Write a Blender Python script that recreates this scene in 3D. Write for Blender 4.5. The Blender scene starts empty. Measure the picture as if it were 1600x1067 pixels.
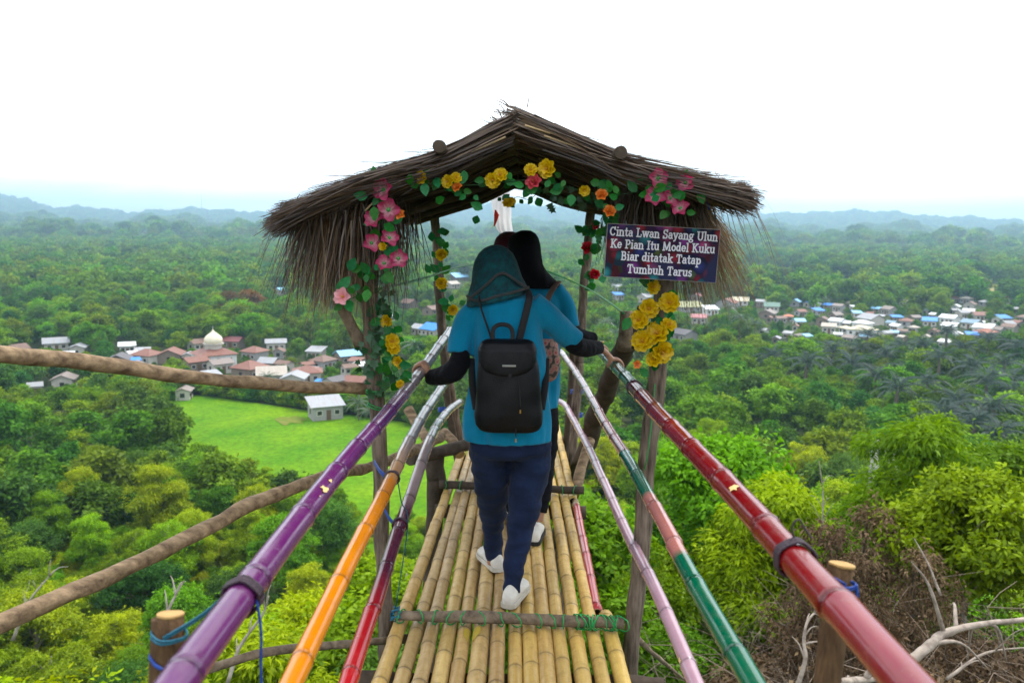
import bpy, bmesh, math, random
import numpy as np
from mathutils import Vector, Matrix, noise as mnoise
random.seed(7)
R = math.radians
sc = bpy.context.scene
COL = sc.collection
# ------------------------------------------------------------------ camera
EYE = 1.64
cam_d = bpy.data.cameras.new('camera')
cam = bpy.data.objects.new('camera', cam_d)
COL.objects.link(cam)
FPX = 1291.0
cam_d.sensor_width = 36.0
cam_d.lens = 36.0 * FPX / 1600.0
cam_d.clip_start = 0.05
cam_d.clip_end = 40000
CM = Matrix.Translation((0, 0, EYE)) @ Matrix.Rotation(R(90 - 8.15), 4, 'X') @ Matrix.Rotation(R(0.6), 4, 'Z')
cam.matrix_world = CM
cam_d.dof.use_dof = True
cam_d.dof.focus_distance = 3.4
cam_d.dof.aperture_fstop = 5.0
sc.camera = cam
# ------------------------------------------------------------------ sky and sun
SUN_EL, SUN_AZ = 58.0, 35.0          # azimuth clockwise from +Y
w = bpy.data.worlds.new('World'); sc.world = w; w.use_nodes = True
nt = w.node_tree; nt.nodes.clear()
def wn(t, **k):
    n = nt.nodes.new(t)
    for a, b in k.items(): setattr(n, a, b)
    return n
out = wn('ShaderNodeOutputWorld')
sky = wn('ShaderNodeTexSky', sky_type='NISHITA')
sky.sun_disc = False
sky.sun_elevation = R(SUN_EL); sky.sun_rotation = R(SUN_AZ)
bg1 = wn('ShaderNodeBackground'); bg1.inputs['Strength'].default_value = 0.15
nt.links.new(sky.outputs[0], bg1.inputs['Color'])
bg2 = wn('ShaderNodeBackground')
bg2.inputs['Color'].default_value = (0.965, 0.985, 1.0, 1); bg2.inputs['Strength'].default_value = 1.5
tc = wn('ShaderNodeTexCoord')
mp = wn('ShaderNodeMapping'); mp.inputs['Scale'].default_value = (1.2, 1.2, 5.0)
mp.inputs['Location'].default_value = (0.9, 0.35, 0.3)
nz = wn('ShaderNodeTexNoise'); nz.inputs['Scale'].default_value = 1.7; nz.inputs['Detail'].default_value = 6; nz.inputs['Roughness'].default_value = 0.55
rp = wn('ShaderNodeValToRGB')
rp.color_ramp.elements[0].position = 0.40; rp.color_ramp.elements[0].color = (0.20, 0.20, 0.20, 1)
rp.color_ramp.elements[1].position = 0.54; rp.color_ramp.elements[1].color = (1, 1, 1, 1)
mx = wn('ShaderNodeMixShader')
nt.links.new(tc.outputs['Generated'], mp.inputs[0]); nt.links.new(mp.outputs[0], nz.inputs['Vector'])
nt.links.new(nz.outputs['Fac'], rp.inputs[0]); nt.links.new(rp.outputs[0], mx.inputs[0])
nt.links.new(bg1.outputs[0], mx.inputs[1]); nt.links.new(bg2.outputs[0], mx.inputs[2])
nt.links.new(mx.outputs[0], out.inputs['Surface'])
sun_d = bpy.data.lights.new('sun', 'SUN'); sun_d.energy = 1.5; sun_d.angle = R(12); sun_d.color = (1.0, 0.96, 0.88)
sun = bpy.data.objects.new('sun', sun_d); COL.objects.link(sun)
sdir = Vector((math.sin(R(SUN_AZ)) * math.cos(R(SUN_EL)), math.cos(R(SUN_AZ)) * math.cos(R(SUN_EL)), math.sin(R(SUN_EL))))
sun.rotation_euler = sdir.to_track_quat('Z', 'Y').to_euler()
sun.location = (0, 0, 60)
vs = sc.view_settings
vs.view_transform = 'Standard'; vs.look = 'None'; vs.exposure = 0.85; vs.gamma = 1.0; vs.use_curve_mapping = False
cy = sc.cycles
cy.max_bounces = 4; cy.diffuse_bounces = 2; cy.glossy_bounces = 2; cy.transmission_bounces = 3; cy.transparent_max_bounces = 4; cy.volume_bounces = 0
cy.use_denoising = True
try: cy.denoiser = 'OPENIMAGEDENOISE'
except Exception: pass
cy.sample_clamp_indirect = 6
# ------------------------------------------------------------------ pixel helpers (measured on the 1600 x 1067 photograph)
M3 = CM.to_3x3(); ORG = Vector((0, 0, EYE))
def ray(px, py): return M3 @ Vector(((px - 800) / FPX, -(py - 533.5) / FPX, -1.0))
def at(px, py, Y): d = ray(px, py); return ORG + d * (Y / d.y)
def atx(px, py, X): d = ray(px, py); return ORG + d * (X / d.x)
def atz(px, py, Z): d = ray(px, py); return ORG + d * ((Z - EYE) / d.z)
def deckz(y): return -0.026 * (y - 3.4)
def atdeck(px, py, h=0.0):
    d = ray(px, py)                     # z = EYE + t dz = -0.026 (t dy - 3.4) + h
    t = (0.0884 + h - EYE) / (d.z + 0.026 * d.y); return ORG + d * t
MI = M3.transposed()
def proj(p):
    v = MI @ (Vector(p) - ORG)
    return 800 + FPX * v.x / -v.z, 533.5 - FPX * v.y / -v.z
# ------------------------------------------------------------------ materials
MATS = {}
def newmat(name):
    m = bpy.data.materials.new(name); m.use_nodes = True
    t = m.node_tree; t.nodes.clear()
    o = t.nodes.new('ShaderNodeOutputMaterial'); return m, t, o
def N(t, typ, **k):
    n = t.nodes.new(typ)
    for a, b in k.items():
        if a in n.inputs: n.inputs[a].default_value = b
        else: setattr(n, a, b)
    return n
def c4(c): return (c[0], c[1], c[2], 1)
def pmat(name, c1, c2=None, scale=8, rough=0.7, bump=0.0, stretch=(1, 1, 1), coat=0.0, attr=None, spec=0.4, sheen=0.0, detail=5, bscale=None, objrand=0.0, metal=0.0, grime=0.0):
    if name in MATS: return MATS[name]
    m, t, o = newmat(name); L = t.links.new
    b = N(t, 'ShaderNodeBsdfPrincipled', Roughness=rough, Metallic=metal)
    b.inputs['Specular IOR Level'].default_value = spec
    if coat: b.inputs['Coat Weight'].default_value = coat; b.inputs['Coat Roughness'].default_value = 0.05
    if sheen: b.inputs['Sheen Weight'].default_value = sheen
    tcn = N(t, 'ShaderNodeTexCoord'); mpn = N(t, 'ShaderNodeMapping'); mpn.inputs['Scale'].default_value = stretch
    L(tcn.outputs['Object'], mpn.inputs[0])
    nzn = N(t, 'ShaderNodeTexNoise'); nzn.inputs['Scale'].default_value = scale; nzn.inputs['Detail'].default_value = detail; nzn.inputs['Roughness'].default_value = 0.6
    L(mpn.outputs[0], nzn.inputs['Vector'])
    rmp = N(t, 'ShaderNodeMapRange'); rmp.inputs[1].default_value = 0.3; rmp.inputs[2].default_value = 0.7
    L(nzn.outputs['Fac'], rmp.inputs[0])
    mixn = N(t, 'ShaderNodeMix', data_type='RGBA')
    c2 = c2 or tuple(x * 0.6 for x in c1)
    if attr:
        at_ = N(t, 'ShaderNodeAttribute', attribute_name=attr)
        mul = N(t, 'ShaderNodeMix', data_type='RGBA', blend_type='MULTIPLY'); mul.inputs[0].default_value = 1.0
        L(at_.outputs['Color'], mul.inputs[6]); mul.inputs[7].default_value = c4(c2)
        L(at_.outputs['Color'], mixn.inputs[6]); L(mul.outputs[2], mixn.inputs[7])
    else:
        mixn.inputs[6].default_value = c4(c1); mixn.inputs[7].default_value = c4(c2)
    L(rmp.outputs[0], mixn.inputs[0])
    colout = mixn.outputs[2]
    if objrand:
        oi = N(t, 'ShaderNodeObjectInfo'); hs = N(t, 'ShaderNodeHueSaturation')
        mr = N(t, 'ShaderNodeMapRange'); mr.inputs[3].default_value = 1 - objrand; mr.inputs[4].default_value = 1 + objrand
        L(oi.outputs['Random'], mr.inputs[0]); L(mr.outputs[0], hs.inputs['Value']); L(colout, hs.inputs['Color']); colout = hs.outputs[0]
    if grime:
        ng = N(t, 'ShaderNodeTexNoise'); ng.inputs['Scale'].default_value = 26; ng.inputs['Detail'].default_value = 9; ng.inputs['Roughness'].default_value = 0.7; L(tcn.outputs['Object'], ng.inputs['Vector'])
        gr = N(t, 'ShaderNodeMapRange'); gr.inputs[1].default_value = 0.5; gr.inputs[2].default_value = 0.72; gr.inputs[4].default_value = grime; L(ng.outputs['Fac'], gr.inputs[0])
        gm = N(t, 'ShaderNodeMix', data_type='RGBA'); L(gr.outputs[0], gm.inputs[0]); L(colout, gm.inputs[6]); gm.inputs[7].default_value = (0.10, 0.085, 0.065, 1); colout = gm.outputs[2]
        rr_ = N(t, 'ShaderNodeMapRange'); rr_.inputs[1].default_value = 0.3; rr_.inputs[2].default_value = 0.75; rr_.inputs[3].default_value = rough * 0.7; rr_.inputs[4].default_value = min(1, rough * 2.2); L(ng.outputs['Fac'], rr_.inputs[0]); L(rr_.outputs[0], b.inputs['Roughness'])
    L(colout, b.inputs['Base Color'])
    if bump:
        nb = nzn
        if bscale:
            nb = N(t, 'ShaderNodeTexNoise'); nb.inputs['Scale'].default_value = bscale; nb.inputs['Detail'].default_value = 4; L(mpn.outputs[0], nb.inputs['Vector'])
        bp = N(t, 'ShaderNodeBump'); bp.inputs['Strength'].default_value = bump; bp.inputs['Distance'].default_value = 0.01
        L(nb.outputs['Fac'], bp.inputs['Height']); L(bp.outputs[0], b.inputs['Normal'])
    L(b.outputs[0], o.inputs[0]); MATS[name] = m; return m
def leafmat(name, ca, cb, trans=0.35, gloss=0.012, hue=0.03, val=0.3):
    """foliage: colour differs leaf by leaf (attribute 'var') and tree by tree (object random)"""
    if name in MATS: return MATS[name]
    m, t, o = newmat(name); L = t.links.new
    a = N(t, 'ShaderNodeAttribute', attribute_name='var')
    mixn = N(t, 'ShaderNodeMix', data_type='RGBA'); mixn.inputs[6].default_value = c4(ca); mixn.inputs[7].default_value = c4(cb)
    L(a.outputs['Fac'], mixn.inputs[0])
    oi = N(t, 'ShaderNodeObjectInfo'); hs = N(t, 'ShaderNodeHueSaturation')
    m1 = N(t, 'ShaderNodeMapRange'); m1.inputs[3].default_value = 0.5 - hue * 0.5; m1.inputs[4].default_value = 0.5 + hue * 1.5
    mm = N(t, 'ShaderNodeMath', operation='MULTIPLY'); mm.inputs[1].default_value = 7.31
    fr = N(t, 'ShaderNodeMath', operation='FRACT')
    m2 = N(t, 'ShaderNodeMapRange'); m2.inputs[3].default_value = 1 - val; m2.inputs[4].default_value = 1 + val
    L(oi.outputs['Random'], m1.inputs[0]); L(oi.outputs['Random'], mm.inputs[0]); L(mm.outputs[0], fr.inputs[0]); L(fr.outputs[0], m2.inputs[0])
    L(m1.outputs[0], hs.inputs['Hue']); L(m2.outputs[0], hs.inputs['Value']); L(mixn.outputs[2], hs.inputs['Color'])
    d = N(t, 'ShaderNodeBsdfDiffuse'); tr = N(t, 'ShaderNodeBsdfTranslucent'); g = N(t, 'ShaderNodeBsdfGlossy'); g.inputs['Roughness'].default_value = 0.45
    L(hs.outputs[0], d.inputs[0]); L(hs.outputs[0], tr.inputs[0])
    s1 = N(t, 'ShaderNodeMixShader'); s1.inputs[0].default_value = trans
    s2 = N(t, 'ShaderNodeMixShader'); s2.inputs[0].default_value = gloss
    L(d.outputs[0], s1.inputs[1]); L(tr.outputs[0], s1.inputs[2]); L(s1.outputs[0], s2.inputs[1]); L(g.outputs[0], s2.inputs[2])
    L(s2.outputs[0], o.inputs[0]); MATS[name] = m; return m
# ------------------------------------------------------------------ object helpers
def link(o, parent=None):
    COL.objects.link(o)
    if parent is not None: o.parent = parent
    return o
def tag(o, label=None, cat=None, group=None, kind=None):
    if label: o['label'] = label
    if cat: o['category'] = cat
    if group: o['group'] = group
    if kind: o['kind'] = kind
    return o
def empty(name, loc=(0, 0, 0), rz=0.0):
    o = bpy.data.objects.new(name, None); o.empty_display_size = 0.1
    o.location = loc; o.rotation_euler = (0, 0, rz); return link(o)
def mesh_obj(name, me, mat, parent=None, smooth=True, loc=None):
    """parts are built in world space; a parent's own offset is taken out here"""
    if mat is not None and not me.materials: me.materials.append(mat)
    if smooth:
        me.shade_smooth()
        for pl in me.polygons:
            if pl.loop_total > 6: pl.use_smooth = False
    o = bpy.data.objects.new(name, me)
    link(o, parent)
    if parent is not None: o.matrix_parent_inverse = Matrix.Identity(4)
    if parent is not None and loc is None:
        o.matrix_basis = parent_world(parent).inverted()
    if loc is not None: o.location = loc
    return o
def parent_world(p):
    m = p.matrix_basis.copy()
    while p.parent is not None: p = p.parent; m = p.matrix_basis @ m
    return m
def bm_obj(name, bm, mat, parent=None, smooth=True, loc=None):
    me = bpy.data.meshes.new(name); bm.to_mesh(me); bm.free()
    return mesh_obj(name, me, mat, parent, smooth, loc)
def copy_tree(o, parent=None):
    c = o.copy(); COL.objects.link(c); c.parent = parent
    for ch in list(o.children): copy_tree(ch, c)
    return c
def frame(d):
    d = Vector(d).normalized(); up = Vector((0, 0, 1)) if abs(d.z) < 0.95 else Vector((0, 1, 0))
    s = d.cross(up).normalized(); return d, s, s.cross(d).normalized()
def smooth_path(pts, per=6):
    """Catmull-Rom through the points"""
    P = [Vector(p) for p in pts]
    if len(P) < 3: return [P[0].lerp(P[-1], i / per) for i in range(per + 1)]
    Q = [P[0] * 2 - P[1]] + P + [P[-1] * 2 - P[-2]]; outp = []
    for i in range(1, len(Q) - 2):
        a, b, c, d = Q[i - 1], Q[i], Q[i + 1], Q[i + 2]
        for k in range(per):
            t = k / per
            outp.append(0.5 * (2 * b + (c - a) * t + (2 * a - 5 * b + 4 * c - d) * t * t + (3 * b - a - 3 * c + d) * t ** 3))
    outp.append(P[-1]); return outp
def tube(bm, pts, rad, n=10, cap=True, wob=0.0, seed=0, ell=None):
    """tapered tube through pts; rad is a number, a list or a function of 0..1"""
    P = [Vector(p) for p in pts]; m = len(P)
    rf = rad if callable(rad) else (lambda t: rad) if not hasattr(rad, '__len__') else (lambda t: float(np.interp(t, np.linspace(0, 1, len(rad)), rad)))
    rings = []; ps = None
    for i, p in enumerate(P):
        d = (P[min(i + 1, m - 1)] - P[max(i - 1, 0)])
        d, s, u = frame(d)
        if ps is not None:
            s = (ps - d * ps.dot(d)).normalized(); u = s.cross(d).normalized()
        ps = s
        r = rf(i / max(1, m - 1)); ring = []
        for k in range(n):
            a = 2 * math.pi * k / n; rr = r
            if wob: rr = r * (1 + wob * mnoise.noise(Vector((p.x * 9 + math.cos(a) + seed, p.y * 9 + math.sin(a), p.z * 9))))
            ex, ey = (1, 1) if ell is None else ell
            ring.append(bm.verts.new(p + s * math.cos(a) * rr * ex + u * math.sin(a) * rr * ey))
        rings.append(ring)
    for a, b in zip(rings, rings[1:]):
        for k in range(n): bm.faces.new((a[k], a[(k + 1) % n], b[(k + 1) % n], b[k]))
    if cap: bm.faces.new(rings[0][::-1]); bm.faces.new(rings[-1])
    return rings
def box(bm, c, s, rz=0.0, mat=None):
    c = Vector(c); m = mat or Matrix.Rotation(rz, 3, 'Z')
    vs_ = [bm.verts.new(c + m @ Vector((x * s[0] / 2, y * s[1] / 2, z * s[2] / 2))) for x in (-1, 1) for y in (-1, 1) for z in (-1, 1)]
    for f in ((0, 1, 3, 2), (4, 6, 7, 5), (0, 4, 5, 1), (2, 3, 7, 6), (0, 2, 6, 4), (1, 5, 7, 3)): bm.faces.new([vs_[i] for i in f])
    return vs_
def remeshed(bm, voxel, smooth=4, disp=None):
    """union of everything in bm as one continuous skin"""
    me = bpy.data.meshes.new('tmp'); bm.to_mesh(me); bm.free()
    o = bpy.data.objects.new('tmp', me); COL.objects.link(o)
    m = o.modifiers.new('r', 'REMESH'); m.mode = 'VOXEL'; m.voxel_size = voxel
    if smooth: s = o.modifiers.new('s', 'SMOOTH'); s.iterations = smooth; s.factor = 0.5
    dg = bpy.context.evaluated_depsgraph_get()
    me2 = bpy.data.meshes.new_from_object(o.evaluated_get(dg)); bpy.data.objects.remove(o); bpy.data.meshes.remove(me)
    if disp:
        n = len(me2.vertices); co = np.empty(n * 3); no = np.empty(n * 3)
        me2.vertices.foreach_get('co', co); me2.vertices.foreach_get('normal', no)
        co = co.reshape(-1, 3); no = no.reshape(-1, 3)
        dd = np.array([disp(c) for c in co]); no[:, 2] *= 0.15; co += no * dd[:, None]
        me2.vertices.foreach_set('co', co.ravel()); me2.update()
    return me2
def np_mesh(name, verts, quads, attr=None):
    me = bpy.data.meshes.new(name); v = np.asarray(verts, dtype=np.float32); f = np.asarray(quads, dtype=np.int32); k = f.shape[1]
    me.vertices.add(len(v)); me.vertices.foreach_set('co', v.ravel())
    me.loops.add(f.size); me.loops.foreach_set('vertex_index', f.ravel())
    me.polygons.add(len(f)); me.polygons.foreach_set('loop_start', np.arange(0, f.size, k, dtype=np.int32))
    try: me.polygons.foreach_set('loop_total', np.full(len(f), k, dtype=np.int32))
    except Exception: pass
    if attr is not None:
        a = me.attributes.new('var', 'FLOAT', 'POINT'); a.data.foreach_set('value', np.asarray(attr, dtype=np.float32))
    me.update(calc_edges=True); return me
# ================================================================== TERRAIN
VZ = -40.0
def sstep(t): t = np.clip(t, 0, 1); return t * t * (3 - 2 * t)
RIDGE_PX = [-900, -400, -100, 0, 40, 70, 100, 130, 160, 200, 260, 310, 350, 420, 500, 600, 700, 780, 850, 900, 950, 1000, 1100, 1200, 1270, 1330, 1390, 1440, 1500, 1560, 1620, 1800, 2400]
RIDGE_H = [8, 14, 22, 27, 22, 12, 9, 11, 9, 4, 8, 12, 9, 6, 8, 14, 19, 24, 22, 18, 15, 12, 11, 13, 15, 18, 16, 10, 10, 6, 3, 9, 8]
def ground_np(x, y):
    r = np.hypot(x, y); th = np.degrees(np.arctan2(x, y))
    RR = np.interp(th, [-180, -60, -30, -15, 0, 12, 30, 60, 180], [60, 62, 70, 82, 85, 105, 150, 170, 120])
    t_ = np.clip(r / RR, 0, 1)
    front = -1.3 - 38.7 * (0.35 * sstep(t_) + 0.65 * t_ * (2 - t_))
    back = -0.9 + 0.03 * r
    k = sstep((np.abs(th) - 85) / 40.0)
    z = front * (1 - k) + back * k
    # far hills
    px = 800 + FPX * np.tan(np.radians(np.clip(th, -75, 75)))
    el = np.interp(px, RIDGE_PX, RIDGE_H) / FPX
    nz = np.sin(th * 2.9) * 0.25 + np.sin(th * 7.7 + 1) * 0.15 + np.sin(th * 17.3 + 2) * 0.08
    h1 = (el * 5200 + 41 + nz * 22) * np.exp(-((r - 5200) / 1100.0) ** 2)
    h2 = (22 + 14 * np.sin(th * 0.8 + 0.7) + 9 * np.sin(th * 2.3)) * np.exp(-((r - 3100) / 600.0) ** 2)
    h3 = (10 + 8 * np.sin(th * 1.1 + 2.0) + 5 * np.sin(th * 3.7)) * np.exp(-((r - 1900) / 400.0) ** 2)
    far = np.maximum(0, h1) + np.maximum(0, h2) + np.maximum(0, h3)
    return z + far * (1 - k)
def ground(x, y): return float(ground_np(np.array([x]), np.array([y]))[0])
angs = np.concatenate([np.linspace(-50, 50, 201), np.linspace(52, 308, 100)[:-1]])
rads = np.concatenate([[0.01], np.geomspace(1.0, 7600, 130)])
A, RD = np.meshgrid(np.radians(angs), rads)
X = RD * np.sin(A); Y = RD * np.cos(A); Z = ground_np(X, Y)
nearn = np.array([mnoise.noise(Vector((a * 0.25, b * 0.25, 3))) for a, b in zip(X.ravel(), Y.ravel())]).reshape(X.shape)
Z = Z + nearn * 0.35 * (RD < 90) * (RD > 4)
na, nr = len(angs), len(rads)
quads = []
for i in range(nr - 1):
    for j in range(na):
        k = (j + 1) % na; quads.append((i * na + j, i * na + k, (i + 1) * na + k, (i + 1) * na + j))
me = np_mesh('ground', np.stack([X, Y, Z], -1).reshape(-1, 3), np.array(quads)[:, ::-1])
m_ground = pmat('forest floor', (0.035, 0.07, 0.012), (0.05, 0.05, 0.022), scale=0.35, rough=0.95, spec=0.1, detail=8)
g = mesh_obj('ground', me, m_ground); tag(g, 'wooded hillside running down into the flat valley floor', kind='structure')
# ---- fields lying on the valley floor
def field(name, pts_px, mat, label, dz):
    P = [atz(a, b, VZ) for a, b in pts_px]; P = smooth_path(P + [P[0]], 5)[:-1]
    bm = bmesh.new(); c = sum(P, Vector()) / len(P); cv = bm.verts.new((c.x, c.y, VZ + dz)); vv = []
    for p in P: vv.append(bm.verts.new((p.x, p.y, VZ + dz)))
    for i in range(len(vv)): bm.faces.new((cv, vv[(i + 1) % len(vv)], vv[i]))
    bmesh.ops.recalc_face_normals(bm, faces=bm.faces)
    if sum(f.normal.z for f in bm.faces) < 0: bmesh.ops.reverse_faces(bm, faces=bm.faces)
    return tag(bm_obj(name, bm, mat), label, kind='structure')
m_grass = pmat('meadow grass', (0.055, 0.185, 0.0), (0.15, 0.285, 0.0), scale=0.09, rough=0.9, spec=0.1, bump=0.6, bscale=2.0, detail=12)
nn_ = m_grass.node_tree; bsd = next(n for n in nn_.nodes if n.type == 'BSDF_PRINCIPLED'); lk = bsd.inputs['Base Color'].links[0].from_socket
tcx = N(nn_, 'ShaderNodeTexCoord'); n3 = N(nn_, 'ShaderNodeTexNoise'); n3.inputs['Scale'].default_value = 0.9; n3.inputs['Detail'].default_value = 10; n3.inputs['Roughness'].default_value = 0.75; nn_.links.new(tcx.outputs['Object'], n3.inputs['Vector'])
r3 = N(nn_, 'ShaderNodeMapRange'); r3.inputs[1].default_value = 0.38; r3.inputs[2].default_value = 0.66; r3.inputs[3].default_value = 0.62; r3.inputs[4].default_value = 1.25; nn_.links.new(n3.outputs['Fac'], r3.inputs[0])
h3 = N(nn_, 'ShaderNodeHueSaturation'); nn_.links.new(r3.outputs[0], h3.inputs['Value']); nn_.links.new(lk, h3.inputs['Color']); nn_.links.new(h3.outputs[0], bsd.inputs['Base Color'])
m_field = pmat('dry field', (0.24, 0.25, 0.07), (0.30, 0.22, 0.10), scale=0.05, rough=0.95, spec=0.1)
m_field2 = pmat('pale green field', (0.13, 0.22, 0.04), (0.2, 0.24, 0.06), scale=0.05, rough=0.95, spec=0.1)
m_soil = pmat('bare soil', (0.20, 0.17, 0.05), (0.09, 0.17, 0.006), scale=0.8, rough=0.95, spec=0.1)
field('grass_field', [(225, 640), (300, 618), (400, 630), (480, 642), (560, 650), (640, 662), (720, 680), (800, 700), (790, 800), (690, 860), (560, 880), (440, 800), (330, 745), (250, 690)], m_grass, 'bright green grass field below the left village', 0.10)
field('bare_soil_patch', [(428, 656), (440, 652), (450, 653), (462, 651), (478, 656), (470, 659), (474, 663), (455, 662), (446, 666), (436, 661)], m_soil, 'small bare patch at the far edge of the grass field', 0.2)
FARF = [((1150, 428), (1190, 420), (1260, 421), (1262, 431), (1200, 436)), ((1200, 462), (1215, 447), (1250, 447), (1245, 462)), ((1290, 447), (1315, 438), (1345, 440), (1340, 452), (1305, 456)), ((1535, 458), (1550, 445), (1640, 446), (1640, 466), (1560, 468)), ((505, 512), (520, 500), (565, 500), (560, 516))]
for i, f_ in enumerate(FARF):
    field('farm_field', f_, (m_field2, m_field2, m_field, m_field, m_field2)[i], 'farm field between the far trees', 0.3)
# ================================================================== TREE SHAPES
def leaf_cloud(rng, blobs, n, ll, lw, up=0.5, droop=0.2, shell=0.5, per=14):
    """n folded diamond leaves gathered into sprigs that stand out of the blobs unevenly"""
    B = np.array([b[:4] for b in blobs]); wts = B[:, 3] ** 2; wts = wts / wts.sum(); ns = max(1, n // per); n = ns * per
    bi = rng.choice(len(B), ns, p=wts)
    d = rng.normal(size=(ns, 3)); d[:, 2] = np.where(rng.random(ns) < 0.7, np.abs(d[:, 2]), d[:, 2]); d /= np.linalg.norm(d, axis=1)[:, None]
    rr = B[bi, 3] * (shell + (1.0 - shell) * rng.random(ns) + 0.35 * rng.exponential(0.6, ns) * (rng.random(ns) < 0.5))
    c = B[bi, :3] + d * rr[:, None] * np.array([1, 1, 0.8])
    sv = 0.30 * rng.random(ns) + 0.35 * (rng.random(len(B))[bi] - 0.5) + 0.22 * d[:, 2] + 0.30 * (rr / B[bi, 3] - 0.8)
    idx = np.repeat(np.arange(ns), per); d = d[idx]
    q = rng.normal(size=(n, 3)) + d * 0.6; q /= np.linalg.norm(q, axis=1)[:, None]
    p = c[idx] + q * ll * (0.15 + 1.35 * rng.random(n))[:, None]
    nrm = d * 0.55 + rng.normal(size=(n, 3)) * 0.6 + np.array([0, 0, up]); nrm /= np.linalg.norm(nrm, axis=1)[:, None]
    t = q + rng.normal(size=(n, 3)) * 0.4 - np.array([0, 0, droop]); t -= nrm * (t * nrm).sum(1)[:, None]; t /= np.linalg.norm(t, axis=1)[:, None]
    s = np.cross(nrm, t); L = ll * (0.6 + 0.8 * rng.random(n))[:, None]; Wd = lw * (0.6 + 0.8 * rng.random(n))[:, None]
    v = np.stack([p, p + t * L * 0.45 + s * Wd * 0.5 - nrm * Wd * 0.12, p + t * L - np.array([0, 0, 1]) * L * droop * 0.4, p + t * L * 0.45 - s * Wd * 0.5 - nrm * Wd * 0.12], 1).reshape(-1, 3)
    f = np.arange(n * 4).reshape(-1, 4)
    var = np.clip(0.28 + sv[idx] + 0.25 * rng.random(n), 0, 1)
    return v, f, np.repeat(var, 4)
def spread(rng, H, rad, n, base=0.45, top=1.0, lob=(0.2, 0.45)):
    """lobes of a broad crown and the limbs that carry them"""
    out_ = []
    for i in range(n):
        t = rng.random(); z = H * (base + (top - base) * t); a = rng.random() * 6.283
        prof = math.sin(math.pi * min(1, 0.25 + 0.72 * t)) ** 0.7
        q = rad * prof * math.sqrt(rng.random()) * 0.95 * rng.uniform(0.7, 1.15); r = rad * (lob[0] + (lob[1] - lob[0]) * rng.random() ** 1.5)
        out_.append((q * math.cos(a), q * math.sin(a), z - r * 0.5, r))
    return out_
def trunk_bm(rng, H, blobs, r0, limbs=7, seed=0):
    bm = bmesh.new(); lean = Vector((rng.normal() * 0.06, rng.normal() * 0.06, 1)) * H
    pts = [lean * t + Vector((0.05 * H * math.sin(3 * t + seed) * t, 0.04 * H * math.cos(4 * t + seed) * t, 0)) - Vector((0, 0, 0.6 if t == 0 else 0)) for t in (0, 0.2, 0.4, 0.6, 0.8, 0.92)]
    tube(bm, smooth_path(pts, 2), lambda t: r0 * (1 - 0.8 * t) * (1.25 if t < 0.05 else 1), n=7, wob=0.3, seed=seed)
    for b in blobs[:limbs]:
        k = min(0.8, max(0.25, b[2] / H - 0.22)); s = lean * k; e = Vector(b[:3]); mid = s.lerp(e, 0.5) + Vector((0, 0, 0.05 * H))
        tube(bm, smooth_path([s, mid, e], 3), lambda t: r0 * 0.45 * (1 - 0.75 * t), n=5, wob=0.3)
        for q in range(2):
            e2 = e + Vector(rng.normal(size=3)) * b[3] * 0.7; tube(bm, [e.lerp(mid, 0.4), e2], lambda t: r0 * 0.2 * (1 - 0.7 * t), n=4)
    return bm
m_bark = pmat('tree bark', (0.17, 0.14, 0.10), (0.08, 0.065, 0.045), scale=14, rough=0.9, bump=0.5, stretch=(1, 1, 0.25), spec=0.15)
m_bark_pale = pmat('pale bark', (0.36, 0.33, 0.27), (0.20, 0.17, 0.13), scale=14, rough=0.85, bump=0.4, stretch=(1, 1, 0.25), spec=0.15)
m_l_bright = leafmat('leaf bright', (0.04, 0.125, 0.001), (0.40, 0.48, 0.001), trans=0.4)
m_l_mid = leafmat('leaf mid', (0.018, 0.075, 0.001), (0.25, 0.38, 0.002), trans=0.35)
m_l_dark = leafmat('leaf dark', (0.014, 0.055, 0.006), (0.10, 0.20, 0.015), trans=0.3)
m_l_far = leafmat('leaf far', (0.03, 0.085, 0.003), (0.16, 0.26, 0.004), trans=0.25, hue=0.035, val=0.28)
m_l_rust = leafmat('leaf rust', (0.11, 0.05, 0.012), (0.22, 0.10, 0.02), trans=0.3, hue=0.01)
m_l_palm = leafmat('palm frond', (0.012, 0.034, 0.022), (0.045, 0.085, 0.055), trans=0.2, gloss=0.06, hue=0.01, val=0.2)
m_l_coco = leafmat('coconut frond', (0.025, 0.06, 0.02), (0.085, 0.14, 0.04), trans=0.25, gloss=0.1)
m_l_dry = leafmat('dead leaf', (0.045, 0.028, 0.014), (0.15, 0.095, 0.05), trans=0.15, hue=0.01)
m_l_lime = leafmat('leaf lime', (0.09, 0.2, 0.01), (0.24, 0.36, 0.02), trans=0.45, hue=0.01)
PROTO = {}
def tree_proto(key, seed, H, rad, nl, nleaf, ll, lw, lm, bm_, base=0.4, up=0.5, droop=0.25, lob=(0.17, 0.42), r0=None):
    rng = np.random.default_rng(seed); bl = spread(rng, H, rad, nl, base=base, lob=lob)
    v, f, a = leaf_cloud(rng, bl, nleaf, ll, lw, up, droop)
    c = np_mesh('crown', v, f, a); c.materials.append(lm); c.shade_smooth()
    tb = trunk_bm(rng, H, bl, r0 or H * 0.018, limbs=8, seed=seed); t = bpy.data.meshes.new('trunk'); tb.to_mesh(t); tb.free(); t.materials.append(bm_); t.shade_smooth()
    PROTO[key] = (t, c, H, rad)
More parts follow.
